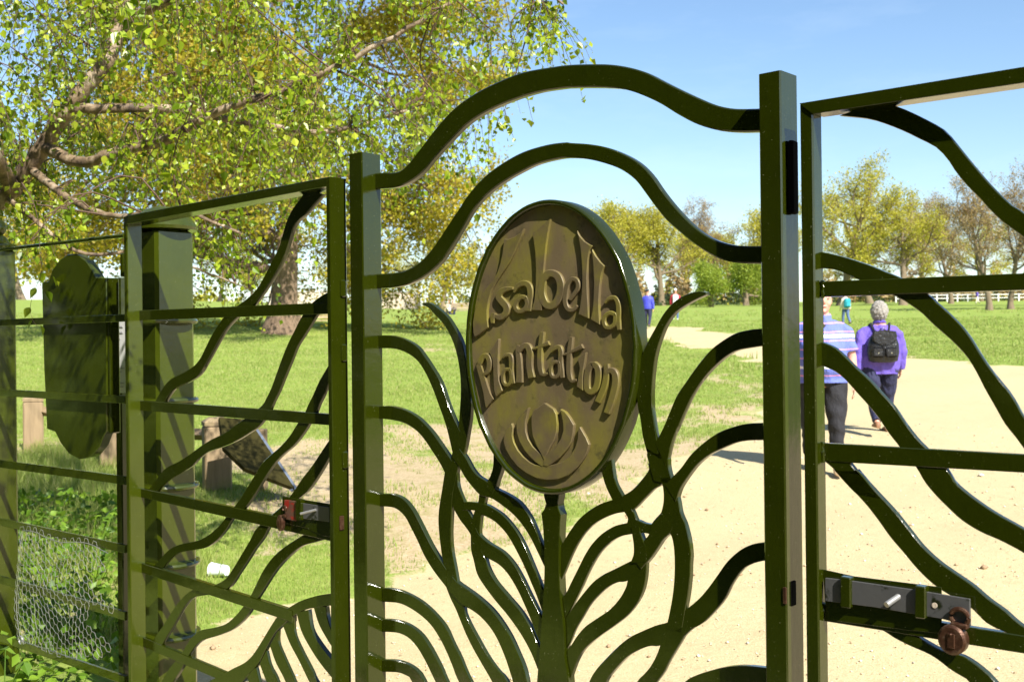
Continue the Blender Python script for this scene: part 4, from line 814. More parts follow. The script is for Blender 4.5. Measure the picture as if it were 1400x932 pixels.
for src, x, D, rz, sc, lab in [
    (TA, 905, 155, 2, .95, 'yellow-leaved oak between the plaque and the brown tree, second in the row'),
    (TB, 968, 165, 1.2, 1.15, 'brown twiggy tree standing behind the small bright green tree'),
    (TA, 1032, 160, 4, 1.0, 'yellow-green oak partly hidden by the right post of the screen'),
    (TD, 1020, 140, 3, 1.25, 'low green tree touching the left side of the right screen post'),
    (TA, 935, 185, 5, .9, 'ochre tree behind the second oak of the row'),
    (TA, 1000, 190, .7, .85, 'ochre tree behind the brown twiggy tree'),
    (TC, 1235, 120, 2.1, .82, 'yellow oak with straight slim trunk over the grey-haired walker'),
    (TC, 1190, 150, 3.6, .9, 'ochre oak filling the gap between the two yellow oaks on the right'),
    (TB, 1382, 84, 2.7, .78, 'bare brown tree with thick trunk, second from the right edge'),
    (TB, 1425, 82, 4.2, .76, 'bare brown tree cut by the right edge of the picture'),
    (TB, 1300, 130, .4, .95, 'pale brown twiggy tree behind the white rail fence'),
    (TB, 1262, 150, 1.9, 1.0, 'thin brown tree left of the white rail fence'),
    (TC, 1340, 170, 5.2, .85, 'ochre tree far behind the two bare trees on the right'),
    (TB, 1230, 175, 3.3, 1.1, 'brown twiggy tree in the far wood over the parked car'),
    (TC, 602, 105, 1.1, .52, 'small dark-trunked tree on the skyline left of the plaque'),
    (TC, 300, 150, .3, .62, 'hazy brown-yellow tree on the skyline behind the hinge post'),
    (TA, 345, 165, 2.9, .5, 'low rounded tree on the skyline left of the large oak trunk'),
    (TC, 30, 120, 4.4, .8, 'ochre tree on the skyline behind the notice board, leftmost'),
    (TA, 75, 150, 1.4, .7, 'rounded ochre tree on the skyline behind the top of the notice board'),
    (TA, 470, 150, 5.0, .6, 'low tree on the skyline behind the pale paling fence'),
    (TC, 545, 160, 2.4, .55, 'thin tree on the skyline between paling fence and dark-trunked tree'),
    (TB, 1480, 100, 5.5, 1.1, 'bare tree standing beyond the right edge of the meadow')]:
    copy_tree(src, far(x, D), rz, sc, lab)
n = 420; D = np.exp(rng.uniform(math.log(4.7), math.log(16), n)); X = D*rng.uniform(-.42, .5, n); V, Fq = leaf_np(rng, np.stack([X, D, H(X, D)-.005], -1), .022, 0, .6, .1); V[:, :, 2] = (V[:, :, 2]-H(X, D)[:, None])*.25+H(X, D)[:, None]-.008
tag(npmesh('leaf_litter', V.reshape(-1, 3), Fq, 'dry_leaf', None, False, 'stuff'), 'dry leaf litter strewn over the path and bare soil', 'leaf litter')
# unseen dense evergreens, added to darken the paint's reflections and shade nearby ground
TE = tree('added_holly_tree', 'unseen dense holly added left of the gate, nearest the fence line', (-8.5, 1.5, float(H(-8.5, 1.5))), 0, variant(16, (40, 95), 0, .08, .02), (6.5, .22, (0, 0, 1)), 'dark_hedge', .3, np.random.default_rng(9), group='unseen hollies added to darken the gate', jitter=.3, per=7)
for i, (x, y, sc) in enumerate(((-10, 5.5, 1.1), (-9.5, -3, 1.15), (-11, -7.5, 1.3), (-8, -12, 1.2), (-14, 9.5, 1.2), (-3.5, -15, 1.2), (-1.0, -8.0, 1.2), (-5.8, -6.2, 1.1), (-12.5, 7.2, 1.3))):
    copy_tree(TE, (x, y, float(H(x, y))), i*1.3, sc, ['unseen dark holly added behind the fence line, off to the left', 'unseen dark holly added on the visitor side, second from the fence', 'unseen dark holly added on the visitor side, third from the fence', 'unseen dark holly added on the visitor side, fourth from the fence', 'unseen dark holly added farthest along the fence line', 'unseen dark holly added far behind the visitor', 'unseen dark holly added behind the visitor to shade the ground before the gate', 'unseen dark holly added behind the visitor towards the fence', 'unseen tall holly added beyond the fence line on the far left'][i])
TB.scale = (.76, .76, .76)
# undergrowth at the wood's edge
def thicket(name, label, spans, mat, size):
    P_ = []
    for x0, x1, D, hh, n in spans:
        x = rng.uniform(x0, x1, n); DD = D*(1+rng.normal(0, .02, n)); u = np.array([ray(a, 420).x/ray(a, 420).y for a in x]); X = u*DD; q = rng.uniform(0, 1, n)**1.5*hh*(.6+.5*np.sin(x*.11+D)+.3*np.sin(x*.31)).clip(.25, 1.3)
        P_.append(np.stack([X, DD, H(X, DD)+q], -1))
    V, Fq = leaf_np(rng, np.vstack(P_), size); o = npmesh(name, V.reshape(-1, 3), Fq, mat, None, False, 'stuff'); tag(o, label, 'undergrowth')
thicket('scrub', 'brown scrub and saplings along the edge of the wood', [(800, 1060, 170, 5.5, 9000), (1120, 1500, 185, 5.5, 11000)], 'brown_leaf', .55)
thicket('hedge', 'low green hedge and bushes along the edge of the wood', [(830, 1060, 160, 2.2, 2600), (1125, 1500, 180, 2.0, 2200), (585, 680, 170, 2.4, 1400), (-40, 700, 240, 3.5, 1500)], 'dark_hedge', .5)
thicket('spring_bushes', 'yellow-green spring bushes at the foot of the far trees', [(815, 1050, 165, 3.0, 1400), (1130, 1420, 185, 2.5, 900), (250, 330, 165, 2.5, 1200)], 'yellow_leaf', .5)
# ---------------------------------------------------------------- birch overhead
r_ = np.random.default_rng(21)
bx_, by_ = -3.7, 6.6; bz_ = float(H(bx_, by_)); B0 = Vector((bx_, by_, bz_))
birch = empty('birch_tree', B0, 0, 'birch with fresh green leaves and pale leaning limbs hanging over the fence at upper left', 'tree')
polys = []
def limb(pts, r0, r1, lev=0):
    P_ = cat_spline([tuple(p) for p in pts], 5*len(pts)); P_ = P_+r_.normal(0, r0*.12, P_.shape); P_[0] = pts[0]
    polys.append((P_, np.linspace(r0, r1, len(P_)), lev)); return P_
ad = at_depth
main = limb([B0+Vector((0, 0, -.3)), B0+Vector((.05, 0, 1.2)), ad(-45, 330, 6.6), ad(15, 262, 6.5), ad(62, 195, 6.4), ad(100, 142, 6.3), ad(145, 82, 6.3), ad(176, 10, 6.4), ad(200, -90, 6.6), ad(215, -260, 7.0), ad(200, -520, 7.3)], .075, .016)
l2 = limb([ad(60, 200, 6.4), ad(110, 222, 6.2), ad(170, 205, 6.0), ad(235, 187, 5.9), ad(300, 152, 5.8), ad(400, 120, 5.7), ad(520, 60, 5.6), ad(640, -10, 5.6)], .036, .008, 1)
l3 = limb([ad(100, 150, 6.3), ad(160, 148, 6.3), ad(240, 150, 6.4), ad(340, 168, 6.6), ad(450, 180, 6.8), ad(560, 150, 7.0)], .03, .009, 1)
l4 = limb([ad(172, 25, 6.4), ad(215, 8, 6.2), ad(290, -25, 6.0), ad(400, -60, 5.8), ad(560, -60, 5.6), ad(700, -40, 5.5), ad(770, 5, 5.5)], .03, .006, 1)
l5 = limb([ad(40, 230, 6.5), ad(85, 265, 6.0), ad(125, 288, 5.6), ad(162, 295, 5.4), ad(250, 290, 5.2), ad(330, 320, 5.2)], .028, .007, 1)
l6 = limb([ad(20, 262, 6.5), ad(-40, 160, 5.8), ad(-120, 20, 5.2), ad(-200, -160, 4.6), ad(-260, -420, 4.2)], .05, .01, 1)
l7 = limb([ad(185, -40, 6.5), ad(330, -130, 6.6), ad(480, -170, 6.8), ad(640, -150, 7.0)], .04, .009, 1)
l8 = limb([ad(10, 270, 6.5), ad(40, 295, 6.3), ad(110, 345, 6.2), ad(200, 345, 6.4), ad(280, 372, 6.8), ad(340, 395, 7.2)], .016, .004, 1)
lf_pts, lf_dir = [], []
def low(x):  # how far down the foliage hangs (photo rows), as read from the photograph
    return np.interp(x, [-300, 0, 60, 170, 260, 330, 440, 520, 600, 660, 700, 730, 790], [380, 310, 335, 300, 360, 360, 320, 300, 270, 225, 160, 110, 50])
limbs_all = np.vstack([l2, l3, l4, l5, l6, l7, l8, main[8:]])
def twig_at(target, n_tw=9, hangl=(.22, .55), src=None):
    limbs = limbs_all if src is None else src
    t_ = np.array(target); dist = np.linalg.norm(limbs-t_, axis=1)+r_.uniform(0, .5, len(limbs)); s = limbs[np.argmin(dist)]
    mid = (s+t_)/2+r_.normal(0, .08, 3)+np.array([0, 0, .1]); P_ = cat_spline([s, mid, t_], 8); polys.append((P_, np.linspace(.0055, .0018, 8), 2))
    for k in range(n_tw):
        q = P_[min(7, int(8*(1-r_.uniform(0, 1)**1.6*.8)))]; Ln = r_.uniform(*hangl); dr = np.array([r_.normal(0, .5), r_.normal(0, .5), -.6+r_.normal(0, .45)]); pts = [q]
        for i in range(5): dr = dr/np.linalg.norm(dr)+np.array([0, 0, -.22])+r_.normal(0, .12, 3); pts.append(pts[-1]+dr/np.linalg.norm(dr)*Ln/5)
        pts = np.array(pts); polys.append((pts, np.linspace(.0022, .0009, 6), 3))
        for f in np.arange(.06, 1.02, .085):
            i = min(f*5, 4.99); i0 = int(i); lf_pts.append(pts[i0]+(pts[i0+1]-pts[i0])*(i-i0)+r_.normal(0, .012, 3))
cnt = 0
while cnt < 225:
    x, y, D = r_.uniform(-60, 775), r_.uniform(-110, 330), r_.uniform(5.0, 8.6)
    if x < 150 and abs(y-(270-1.25*x)) < 60 and D < 6.5: continue
    if y+45*(5.5/D) > low(x)-10 or (x > 640 and y < -40): continue
    if r_.uniform() > np.interp(x, [-60, 350, 480, 620, 690, 780], [1, .95, .9, .6, .35, .28]): continue
    twig_at(ad(x, y, D)); cnt += 1
for x, y, D in [(40, 330, 4.9), (62, 300, 5.0), (35, 285, 5.1), (300, 330, 5.3), (330, 345, 5.2), (270, 335, 5.4), (740, 30, 5.5), (690, 150, 5.5), (640, 175, 5.6), (650, 120, 5.6), (765, 15, 5.5), (700, 60, 5.5), (590, 190, 5.6), (20, 320, 5.2)]: twig_at(ad(x, y, D), 4, (.15, .3))
_bc = gate_world(*L(100, 450, .03))
for k in range(22): twig_at(_bc+sundir*r_.uniform(1.3, 2.6)+Vector(tuple(r_.normal(0, .2, 3))), 5, (.2, .4), l6[12:])
for k in range(34):   # crown above and left of the frame: shades the notice board and the weeds
    twig_at(Vector((r_.uniform(-3.6, -1.6), r_.uniform(2.6, 5.6), r_.uniform(2.9, 4.6))), 7, (.22, .55), l6[10:])
for k in range(30): twig_at(Vector((r_.uniform(-6, -2), r_.uniform(6, 9), r_.uniform(3.5, 6.0))), 7)
# one long dangling twig in front of the fence
P_ = cat_spline([tuple(ad(52, 300, 4.55)), tuple(ad(55, 350, 4.5)), tuple(ad(57, 372, 4.5)), tuple(ad(48, 395, 4.5)), tuple(ad(41, 420, 4.5)), tuple(ad(44, 436, 4.5)), tuple(ad(52, 448, 4.5))], 14); polys.append((P_, np.linspace(.0016, .0008, 14), 3)); polys.append((cat_spline([tuple(ad(30, 250, 5.2)), tuple(ad(45, 275, 4.8)), tuple(ad(52, 300, 4.55))], 6), np.linspace(.004, .0016, 6), 3))
B0n = np.array(B0)
V, Fq = tubes_np([(p-B0n, q, l) for p, q, l in polys if l < 2], (14, 10)); npmesh('trunk', V, Fq, 'birch_bark', birch, True)
V, Fq = tubes_np([(p-B0n, q, l) for p, q, l in polys if l >= 2], (4, 4, 4, 3)); npmesh('twigs', V, Fq, 'twig_bark', birch, True, 'stuff')
lp = np.array(lf_pts); print('birch leaves', len(lp))
Vb, Fb = leaf_np(r_, lp, .034, 1.0, .8, .3)
# the 300 leaves that show largest stand as leaves of their own
cmi = np.array(CM.inverted()); pc_ = lp@cmi[:3, :3].T+cmi[:3, 3]; dd_ = -pc_[:, 2]; sx = pc_[:, 0]/dd_*FPX+700; sy = -pc_[:, 1]/dd_*FPX+466
e1_ = Vb[:, 2]-Vb[:, 0]; e2_ = Vb[:, 1]-Vb[:, 3]; ar = np.linalg.norm(np.cross(e1_, e2_), axis=1); vd = lp-np.array((0, 0, CAMZ)); vd /= np.linalg.norm(vd, axis=1)[:, None]
ar = np.abs((np.cross(e1_, e2_)*vd).sum(1))/dd_**2; ar[(sx < 5) | (sx > 1395) | (sy < 5) | (dd_ < .5)] = 0
topi = np.argsort(-ar)[:270]; rest = np.ones(len(lp), bool); rest[topi] = False
lm = bpy.data.meshes.new('leaf')
def leafmesh(me, mat, asp=.8, fold=.16):
    pr = [(0, 0), (.16, .3), (.36, .42), (.6, .3), (.82, .12), (1, 0)]; v = [(0, y, 0) for y, _ in pr]; f = []
    for sgn in (-1, 1):
        b = len(v); v += [(sgn*x*asp, y, abs(x)*fold*2) for y, x in pr[1:-1]]; rr_ = [0]+list(range(b, b+4))+[5]
        for i in range(5):
            q = [i, i+1, rr_[i+1], rr_[i]]; q = list(dict.fromkeys(q))
            if len(q) >= 3: f.append(tuple(q if sgn > 0 else q[::-1]))
    me.from_pydata(v, [], f); me.materials.append(MATS[mat]); me.update()
leafmesh(lm, 'birch_leaf')
for n_, i in enumerate(list(topi)):
    o = bpy.data.objects.new('leaf', lm); C.objects.link(o); o.parent = birch; y_ = Vector(e1_[i]); sz = y_.length; y_.normalize(); x_ = Vector(e2_[i]).normalized(); z_ = x_.cross(y_)
    o.matrix_local = Matrix.Translation(Vector(lp[i])-B0) @ Matrix((x_, y_, z_)).transposed().to_4x4() @ Matrix.Scale(sz*1.12, 4)
for x, y, a in [(57, 372, 2.0), (50, 394, 2.6), (64, 398, 1.2), (41, 420, 2.4), (44, 438, 3.5), (55, 444, .8), (72, 378, .5), (78, 384, 1.0), (95, 360, .8), (99, 368, 2.2)]:
    o = bpy.data.objects.new('leaf', lm); C.objects.link(o); o.parent = birch; o.matrix_local = Matrix.Translation(ad(x, y, 4.5)-B0) @ Euler((R(-70), .4*math.sin(a*3), a-1.5)).to_matrix().to_4x4() @ Matrix.Scale(.05, 4)
V = (Vb[rest]-B0n).reshape(-1, 3); n_ = rest.sum(); i = np.arange(n_)[:, None]*4; npmesh('crown', V, np.concatenate([i+np.array([[0, 1, 2]]), i+np.array([[0, 2, 3]])]), 'birch_leaf', birch, False, 'stuff')
# ---------------------------------------------------------------- weeds by the fence
wl = bpy.data.meshes.new('weed_leaf'); leafmesh(wl, 'weed_leaf', .85, .1)
def weed(i, loc, n, hgt, sz, label):
    o = empty('weed_plant', loc, 0, label, 'plant', 'leafy weeds at the fence'); rr_ = np.random.default_rng(50+i); m = MB()
    for k in range(n):
        a = rr_.uniform(0, 6.28); rad = hgt*rr_.uniform(.15, .8); top = np.array([math.cos(a)*rad, math.sin(a)*rad, hgt*rr_.uniform(.35, 1)]); m.tube([(0, 0, -.03), tuple(top*.5+np.array([0, 0, hgt*.15])), tuple(top)], [.003, .0024, .0015], 4)
        for q in range(3):
            aa = a+(q-1)*1.25+rr_.normal(0, .2); lo = bpy.data.objects.new('leaf', wl); C.objects.link(lo); lo.parent = o
            lo.matrix_local = Matrix.Translation(top) @ Euler((rr_.normal(-.15, .35), rr_.normal(0, .25), aa-1.57)).to_matrix().to_4x4() @ Matrix.Scale(sz*rr_.uniform(.7, 1.15)*(1 if q == 1 else .85), 4)
    m.build('stems', 'weed_leaf', o)
wp = [((20, 905), 'low bramble at the foot of the left fence post, nearest the corner of the picture'), ((60, 915), 'leafy bramble under the torn wire, second from the left corner'), ((88, 925), 'bramble with bright leaflets at the bottom edge under the torn wire'), ((5, 880), 'bramble climbing the front of the left fence post'), ((40, 935), 'bramble at the very bottom edge below the left fence post')]
for i, ((x, y), lab) in enumerate(wp):
    p = at_depth(x, y+20, 4.35-.08*(i % 3)); weed(i, (p.x, p.y, float(H(p.x, p.y))), 10, max(.14, p.z-float(H(p.x, p.y))+.05), .062, lab)
for i, (x, y, D, lab) in enumerate([(60, 640, 6.6, 'leafy weed just under the fourth rail beside the left post'), (120, 670, 6.3, 'broad-leaved weed below the rounded bottom of the notice board'), (100, 800, 5.5, 'weed pushing through the middle of the torn wire'), (45, 770, 5.4, 'weed behind the upper left corner of the torn wire'), (150, 820, 5.5, 'weed beside the gate stile right of the torn wire')]):
    p = at_depth(x, y, D); zg = float(H(p.x, p.y)); weed(20+i, (p.x, p.y, zg), 9, max(.2, min(.5, p.z-zg)), .055, lab)
def cover():
    n = 5000; X = rng.uniform(-4.6, -1.75, n); Y = rng.uniform(4.6, 9.0, n); ok = (X < -.36*Y+.1) & (X > -.62*Y) & (masks(X, Y)[0] < .4); ok &= (Y-2.8) > (-X)*.909*.96+.06
    X, Y = X[ok], Y[ok]; Hh = (.22+.16*fnoise(X, Y, 2.2, 40)).clip(.05, .5); Z = H(X, Y)+rng.uniform(0, 1, len(X))**.6*Hh
    V, Fq = leaf_np(rng, np.stack([X, Y, Z], -1), .055, -.2, .7, .2); tag(npmesh('nettle_patch', V.reshape(-1, 3), Fq, 'weed_leaf', None, False, 'stuff'), 'dense green nettles and ground ivy behind the torn wire', 'undergrowth')
cover()
# ---------------------------------------------------------------- wooden posts, lectern, cup
def wood_post(pxy, wpx, hpx, label, rz=.4):
    p = ground_pt(*pxy); s = p.y/FPX; wd, hh = wpx*s, hpx*s; o = empty('wooden_post', p, rz, label, 'post', 'low wooden posts by the notice board')
    m = MB(); m.box((0, 0, hh*.44-.1), (wd, wd*.9, hh*.88+.2), 0, wd*.06); m.build('shaft', 'post_wood', o)
    m = MB(); e = wd*.5; m.loft([[(-e, -e*.9, hh*.885), (e, -e*.9, hh*.885), (e, e*.9, hh*.885), (-e, e*.9, hh*.885)], [(-e*1.02, -e*.92, hh*.94), (e*1.02, -e*.92, hh*.94), (e*1.02, e*.92, hh*.94), (-e*1.02, e*.92, hh*.94)], [(-e*.5, -e*.4, hh), (e*.5, -e*.4, hh), (e*.5, e*.4, hh), (-e*.5, e*.4, hh)]]); m.build('weathered_top', 'post_wood', o)
    return o, p, hh
pa1 = wood_post((46, 614), 26, 74, 'mossy wooden post left of the notice board')
pa2 = wood_post((152, 636), 30, 70, 'pale wooden post between notice board and gate stile')
pa3 = wood_post((297, 668), 36, 98, 'thick weathered wooden post beside the tilted information board')
pr = empty('wooden_rail', (pa1[1]+pa3[1])/2, 0, 'low wooden rail joining the weathered posts', 'rail'); m = MB()
mid = (pa1[1]+pa3[1])/2
for (a, b) in ((pa1, pa2), (pa2, pa3)):
    q0, q1 = a[1]+Vector((0, .12, a[2]*.72))-mid, b[1]+Vector((0, .12, b[2]*.72))-mid; mm = MB(); mm.tube([tuple(q0), tuple(q1)], .055, 4); mm.build('rail', 'post_wood', pr)
lp0 = ground_pt(352, 672); lec = empty('information_board', lp0, 0, 'tilted information board seen from behind next to the thick wooden post', 'information board'); simple('board_back', (.035, .03, .008), .9, .3, 6, .15, .004, 0, .1); simple('blue_steel', (.2, .24, .32), .35, .15, 10, .1, .002, .5)
D_ = lp0.y
qa = [at_depth(300, 570, D_-.25), at_depth(343, 573, D_-.05), at_depth(406, 668, D_-.45), at_depth(372, 655, D_-.62), at_depth(335, 640, D_-.75), at_depth(306, 612, D_-.6)]
nrm = (qa[1]-qa[0]).cross(qa[2]-qa[0]).normalized()*.035
m = MB(); v = [tuple(p-lp0) for p in qa]+[tuple(p-lp0+nrm) for p in qa]; n = 6; m.add(v, [tuple(range(n)), tuple(range(2*n-1, n-1, -1))]+[(i, (i+1) % n, (i+1) % n+n, i+n) for i in range(n)]); m.build('panel', 'board_back', lec)
for off in (0, -7):
    m = MB(); m.tube([tuple(at_depth(341+off, 572+abs(off)*.3, D_-.06)-lp0), tuple(at_depth(407+off, 671, D_-.47)-lp0)], .017, 4); m.build('edge_strip', 'blue_steel', lec)
m = MB(); m.box((.03, .1, .25), (.07, .07, .6), 0, .006); m.build('leg', 'post_wood', lec)
cp = ground_pt(299, 789); cu = empty('plastic_cup', cp, R(-20), 'white plastic cup lying on its side in the grass behind the left gate leaf', 'cup'); simple('white_plastic', (.7, .74, .8), .35, .05, 10, 0)
m = MB(); th = [2*math.pi*i/24 for i in range(24)]
m.loft([[(x, r*math.cos(t), .045+r*math.sin(t)) for t in th] for x, r in ((.06, .001), (.06, .032), (-.05, .043), (-.052, .045), (-.052, .041), (-.05, .040), (.056, .029), (.056, .001))]); m.build('wall', 'white_plastic', cu)
fl = ground_pt(357, 817); fo = empty('dandelion', fl, 0, 'single yellow dandelion in the grass behind the left gate leaf', 'flower'); simple('yellow_petal', (.75, .55, .01), .6, .1, 40, 0)
m = MB(); m.tube([(0, 0, 0), (.005, 0, .05), (.004, 0, .09)], .002, 5); m.build('stem', 'weed_leaf', fo); m = MB(); m.lathe([(.004, 0), (.018, .006), (.02, .012), (.012, .018), (.002, .019)], (.004, 0, .09), 14); m.build('flower_head', 'yellow_petal', fo)
# ---------------------------------------------------------------- far things: paling fence, benches, car, rail fence
def paling(x0, x1, D, label, ph=1.6):
    a, b = far(x0, D), far(x1, D+4); o = empty('paling_fence', a, 0, label, 'fence', 'pale paling fences on the skyline'); n = int((b-a).length/.16); m = MB(); rr_ = np.random.default_rng(int(x0))
    for i in range(n):
        f = i/n; p = a.lerp(b, f); z = float(H(p.x, p.y)); h = ph*(1+rr_.normal(0, .05)); m.box((p.x-a.x+rr_.normal(0, .01), p.y-a.y, z-a.z+h/2), (.13, .025, h), rr_.normal(0, .05))
    q = m.build('pales', 'pale_wood', o, None, 0); q['kind'] = 'stuff'
    for zz in (.4, 1.2):
        m = MB(); m.tube([(0, .03, zz), (b.x-a.x, b.y-a.y+.03, float(H(b.x, b.y))-a.z+zz)], .04, 4); m.build('rail', 'pale_wood', o)
paling(369, 452, 105, 'pale wooden paling fence directly behind the large oak trunk')
paling(519, 576, 108, 'short pale paling fence right of the left screen post', 1.7)
def bench(p, rz, label, Ln=1.6):
    o = empty('park_bench', p, rz, label, 'bench', 'wooden park benches'); 
    for sx_ in (-1, 1):
        for sy_ in (-1, 1): m = MB(); m.box((sx_*Ln*.45, sy_*.22, .22 if sy_ < 0 else .42), (.07, .07, .5 if sy_ < 0 else .9)); m.build('leg', 'bench_wood', o)
        m = MB(); m.box((sx_*Ln*.45, 0, .62), (.06, .5, .05)); m.build('armrest', 'bench_wood', o)
    for k in range(4): m = MB(); m.box((0, -.2+.13*k, .44), (Ln, .1, .035)); m.build('seat_slat', 'bench_wood', o)
    for k in range(3): m = MB(); m.box((0, .25, .58+.13*k), (Ln, .03, .09)); m.build('back_slat', 'bench_wood', o)
    return o
bench(ground_pt(432, 453), R(200), 'wooden bench beside the large oak trunk, seen past the curved gate bar', 1.9)
bq = far(626, 80); bq.z = float(H(bq.x, bq.y)); bench(bq, R(175), 'low wooden bench on the skyline left of the plaque', 2.0)
simple('car_red', (.35, .01, .03), .25, .05, 5, 0); simple('car_glass', (.02, .03, .04), .08, .05, 5, 0); simple('tyre', (.015, .015, .015), .8, .1, 20, 0); simple('white_paint', (.7, .7, .68), .5, .05, 10, 0)
cq = far(1166, 200); cq.z = float(H(cq.x, cq.y)); car = empty('parked_car', cq, R(20), 'dark red car parked far away behind the child with the red cap', 'car')
m = MB(); pf = [(-2.0, .35), (-2.05, .75), (-1.9, 1.0), (-1.3, 1.08), (-.9, 1.45), (.6, 1.48), (1.2, 1.05), (1.95, .9), (2.05, .6), (2.0, .35)]; m.prism(pf, -.82, .82); m.build('body', 'car_red', car, None, 35, .06)
for s_ in (-1, 1): m = MB(); m.prism([(-1.1, 1.1), (-.8, 1.38), (.55, 1.4), (1.0, 1.1)], s_*.825, s_*.84); m.build('side_window', 'car_glass', car, None, 0)
for sx_ in (-1.25, 1.25):
    for s_ in (-1, 1): m = MB(); m.tube([(sx_, s_*.7, .32), (sx_, s_*.86, .32)], .32, 16); m.build('wheel', 'tyre', car)
wf0 = far(1225, 165); wf = empty('rail_fence', wf0, 0, 'white post and rail fence at the far edge of the meadow on the right', 'fence')
for i in range(14):
    p = far(1225+i*14, 165+i*.2)-wf0; m = MB(); m.box((p.x, p.y, p.z+.6), (.16, .16, 1.3)); m.build('post', 'white_paint', wf)
e = far(1225+13*14, 167.6)-wf0
for zz in (.6, 1.1): m = MB(); m.tube([(0, 0, zz), (e.x, e.y, e.z+zz)], .07, 4); m.build('rail', 'white_paint', wf)
# ---------------------------------------------------------------- people
def remesh(mb, name, mats, parent, vox, smooth=4, fac=.5):
    me = bpy.data.meshes.new('tmp'); me.from_pydata(mb.v, [], mb.f); bm = bmesh.new(); bm.from_mesh(me); bmesh.ops.recalc_face_normals(bm, faces=bm.faces); bm.to_mesh(me); bm.free()
    t_ = bpy.data.objects.new('tmp', me); C.objects.link(t_); k = t_.modifiers.new('r', 'REMESH'); k.mode = 'VOXEL'; k.voxel_size = vox
    if smooth: q = t_.modifiers.new('s', 'SMOOTH'); q.iterations = smooth; q.factor = fac
    dg = bpy.context.evaluated_depsgraph_get(); dg.update(); nm = bpy.data.meshes.new_from_object(t_.evaluated_get(dg)); bpy.data.objects.remove(t_); nm.name = name
    nm.materials.clear()
    for q in (mats if isinstance(mats, (list, tuple)) else [mats]): nm.materials.append(MATS[q])
    if name in ('jacket', 'shirt', 'trousers') and vox < .015:
        n_ = len(nm.vertices); co = np.empty(n_*3, np.float32); nm.vertices.foreach_get('co', co); co = co.reshape(-1, 3); nr = np.array([v.normal[:] for v in nm.vertices])
        th_ = np.arctan2(co[:, 1], co[:, 0]); q_ = np.sin(co[:, 2]*34+3*np.sin(th_*2+co[:, 2]*5)+2*np.sin(co[:, 0]*11))*.55+np.sin(th_*7+co[:, 2]*13+2*np.sin(co[:, 2]*9))*.6+np.sin(co[:, 0]*41+co[:, 2]*23)*.25
        co = co+nr*(.0065*q_)[:, None]; nm.vertices.foreach_set('co', co.astype(np.float32).ravel())
    nm.polygons.foreach_set('use_smooth', [True]*len(nm.polygons)); o = bpy.data.objects.new(name, nm); C.objects.link(o); o.parent = parent; return o
def cloth(name, col, rough=.85, wr=.8):
    t = NT(name); t.col(t.mix(t.noise(9, 5), tuple(c*.85 for c in col), tuple(min(1, c*1.12) for c in col))); t.set(Roughness=rough)
    tc = t.n('TexCoord'); mp = t.n('Mapping'); mp.inputs['Scale'].default_value = (7, 7, 3.2); t.l(tc.outputs['Object'], mp.inputs[0]); t.bump(t.noise(1.6, 4, .55, mp.outputs[0]), wr, .05); return t
t = NT('skin'); t.col(t.mix(t.noise(14, 4), (.55, .27, .19), (.66, .36, .26))); t.set(Roughness=.5); t.b.inputs['Subsurface Weight'].default_value = .08
def legs_pose(hipx, stride, bend):  # forward = +Y
    out = []
    for s, st in ((-1, stride), (1, -stride)):
        hip = np.array((s*hipx, 0, .9)); kn = hip+np.array((s*.005, math.sin(st)*.43+.03*abs(bend), -.43*math.cos(st))); sh = st-.15-(bend if st < 0 else 0); an = kn+np.array((0, math.sin(sh)*.4, -.4*math.cos(sh))); out.append((s, hip, kn, an))
    dz = min(o[3][2] for o in out)-.075
    return [(s, h-np.array((0, 0, dz)), k-np.array((0, 0, dz)), a-np.array((0, 0, dz))) for s, h, k, a in out], dz
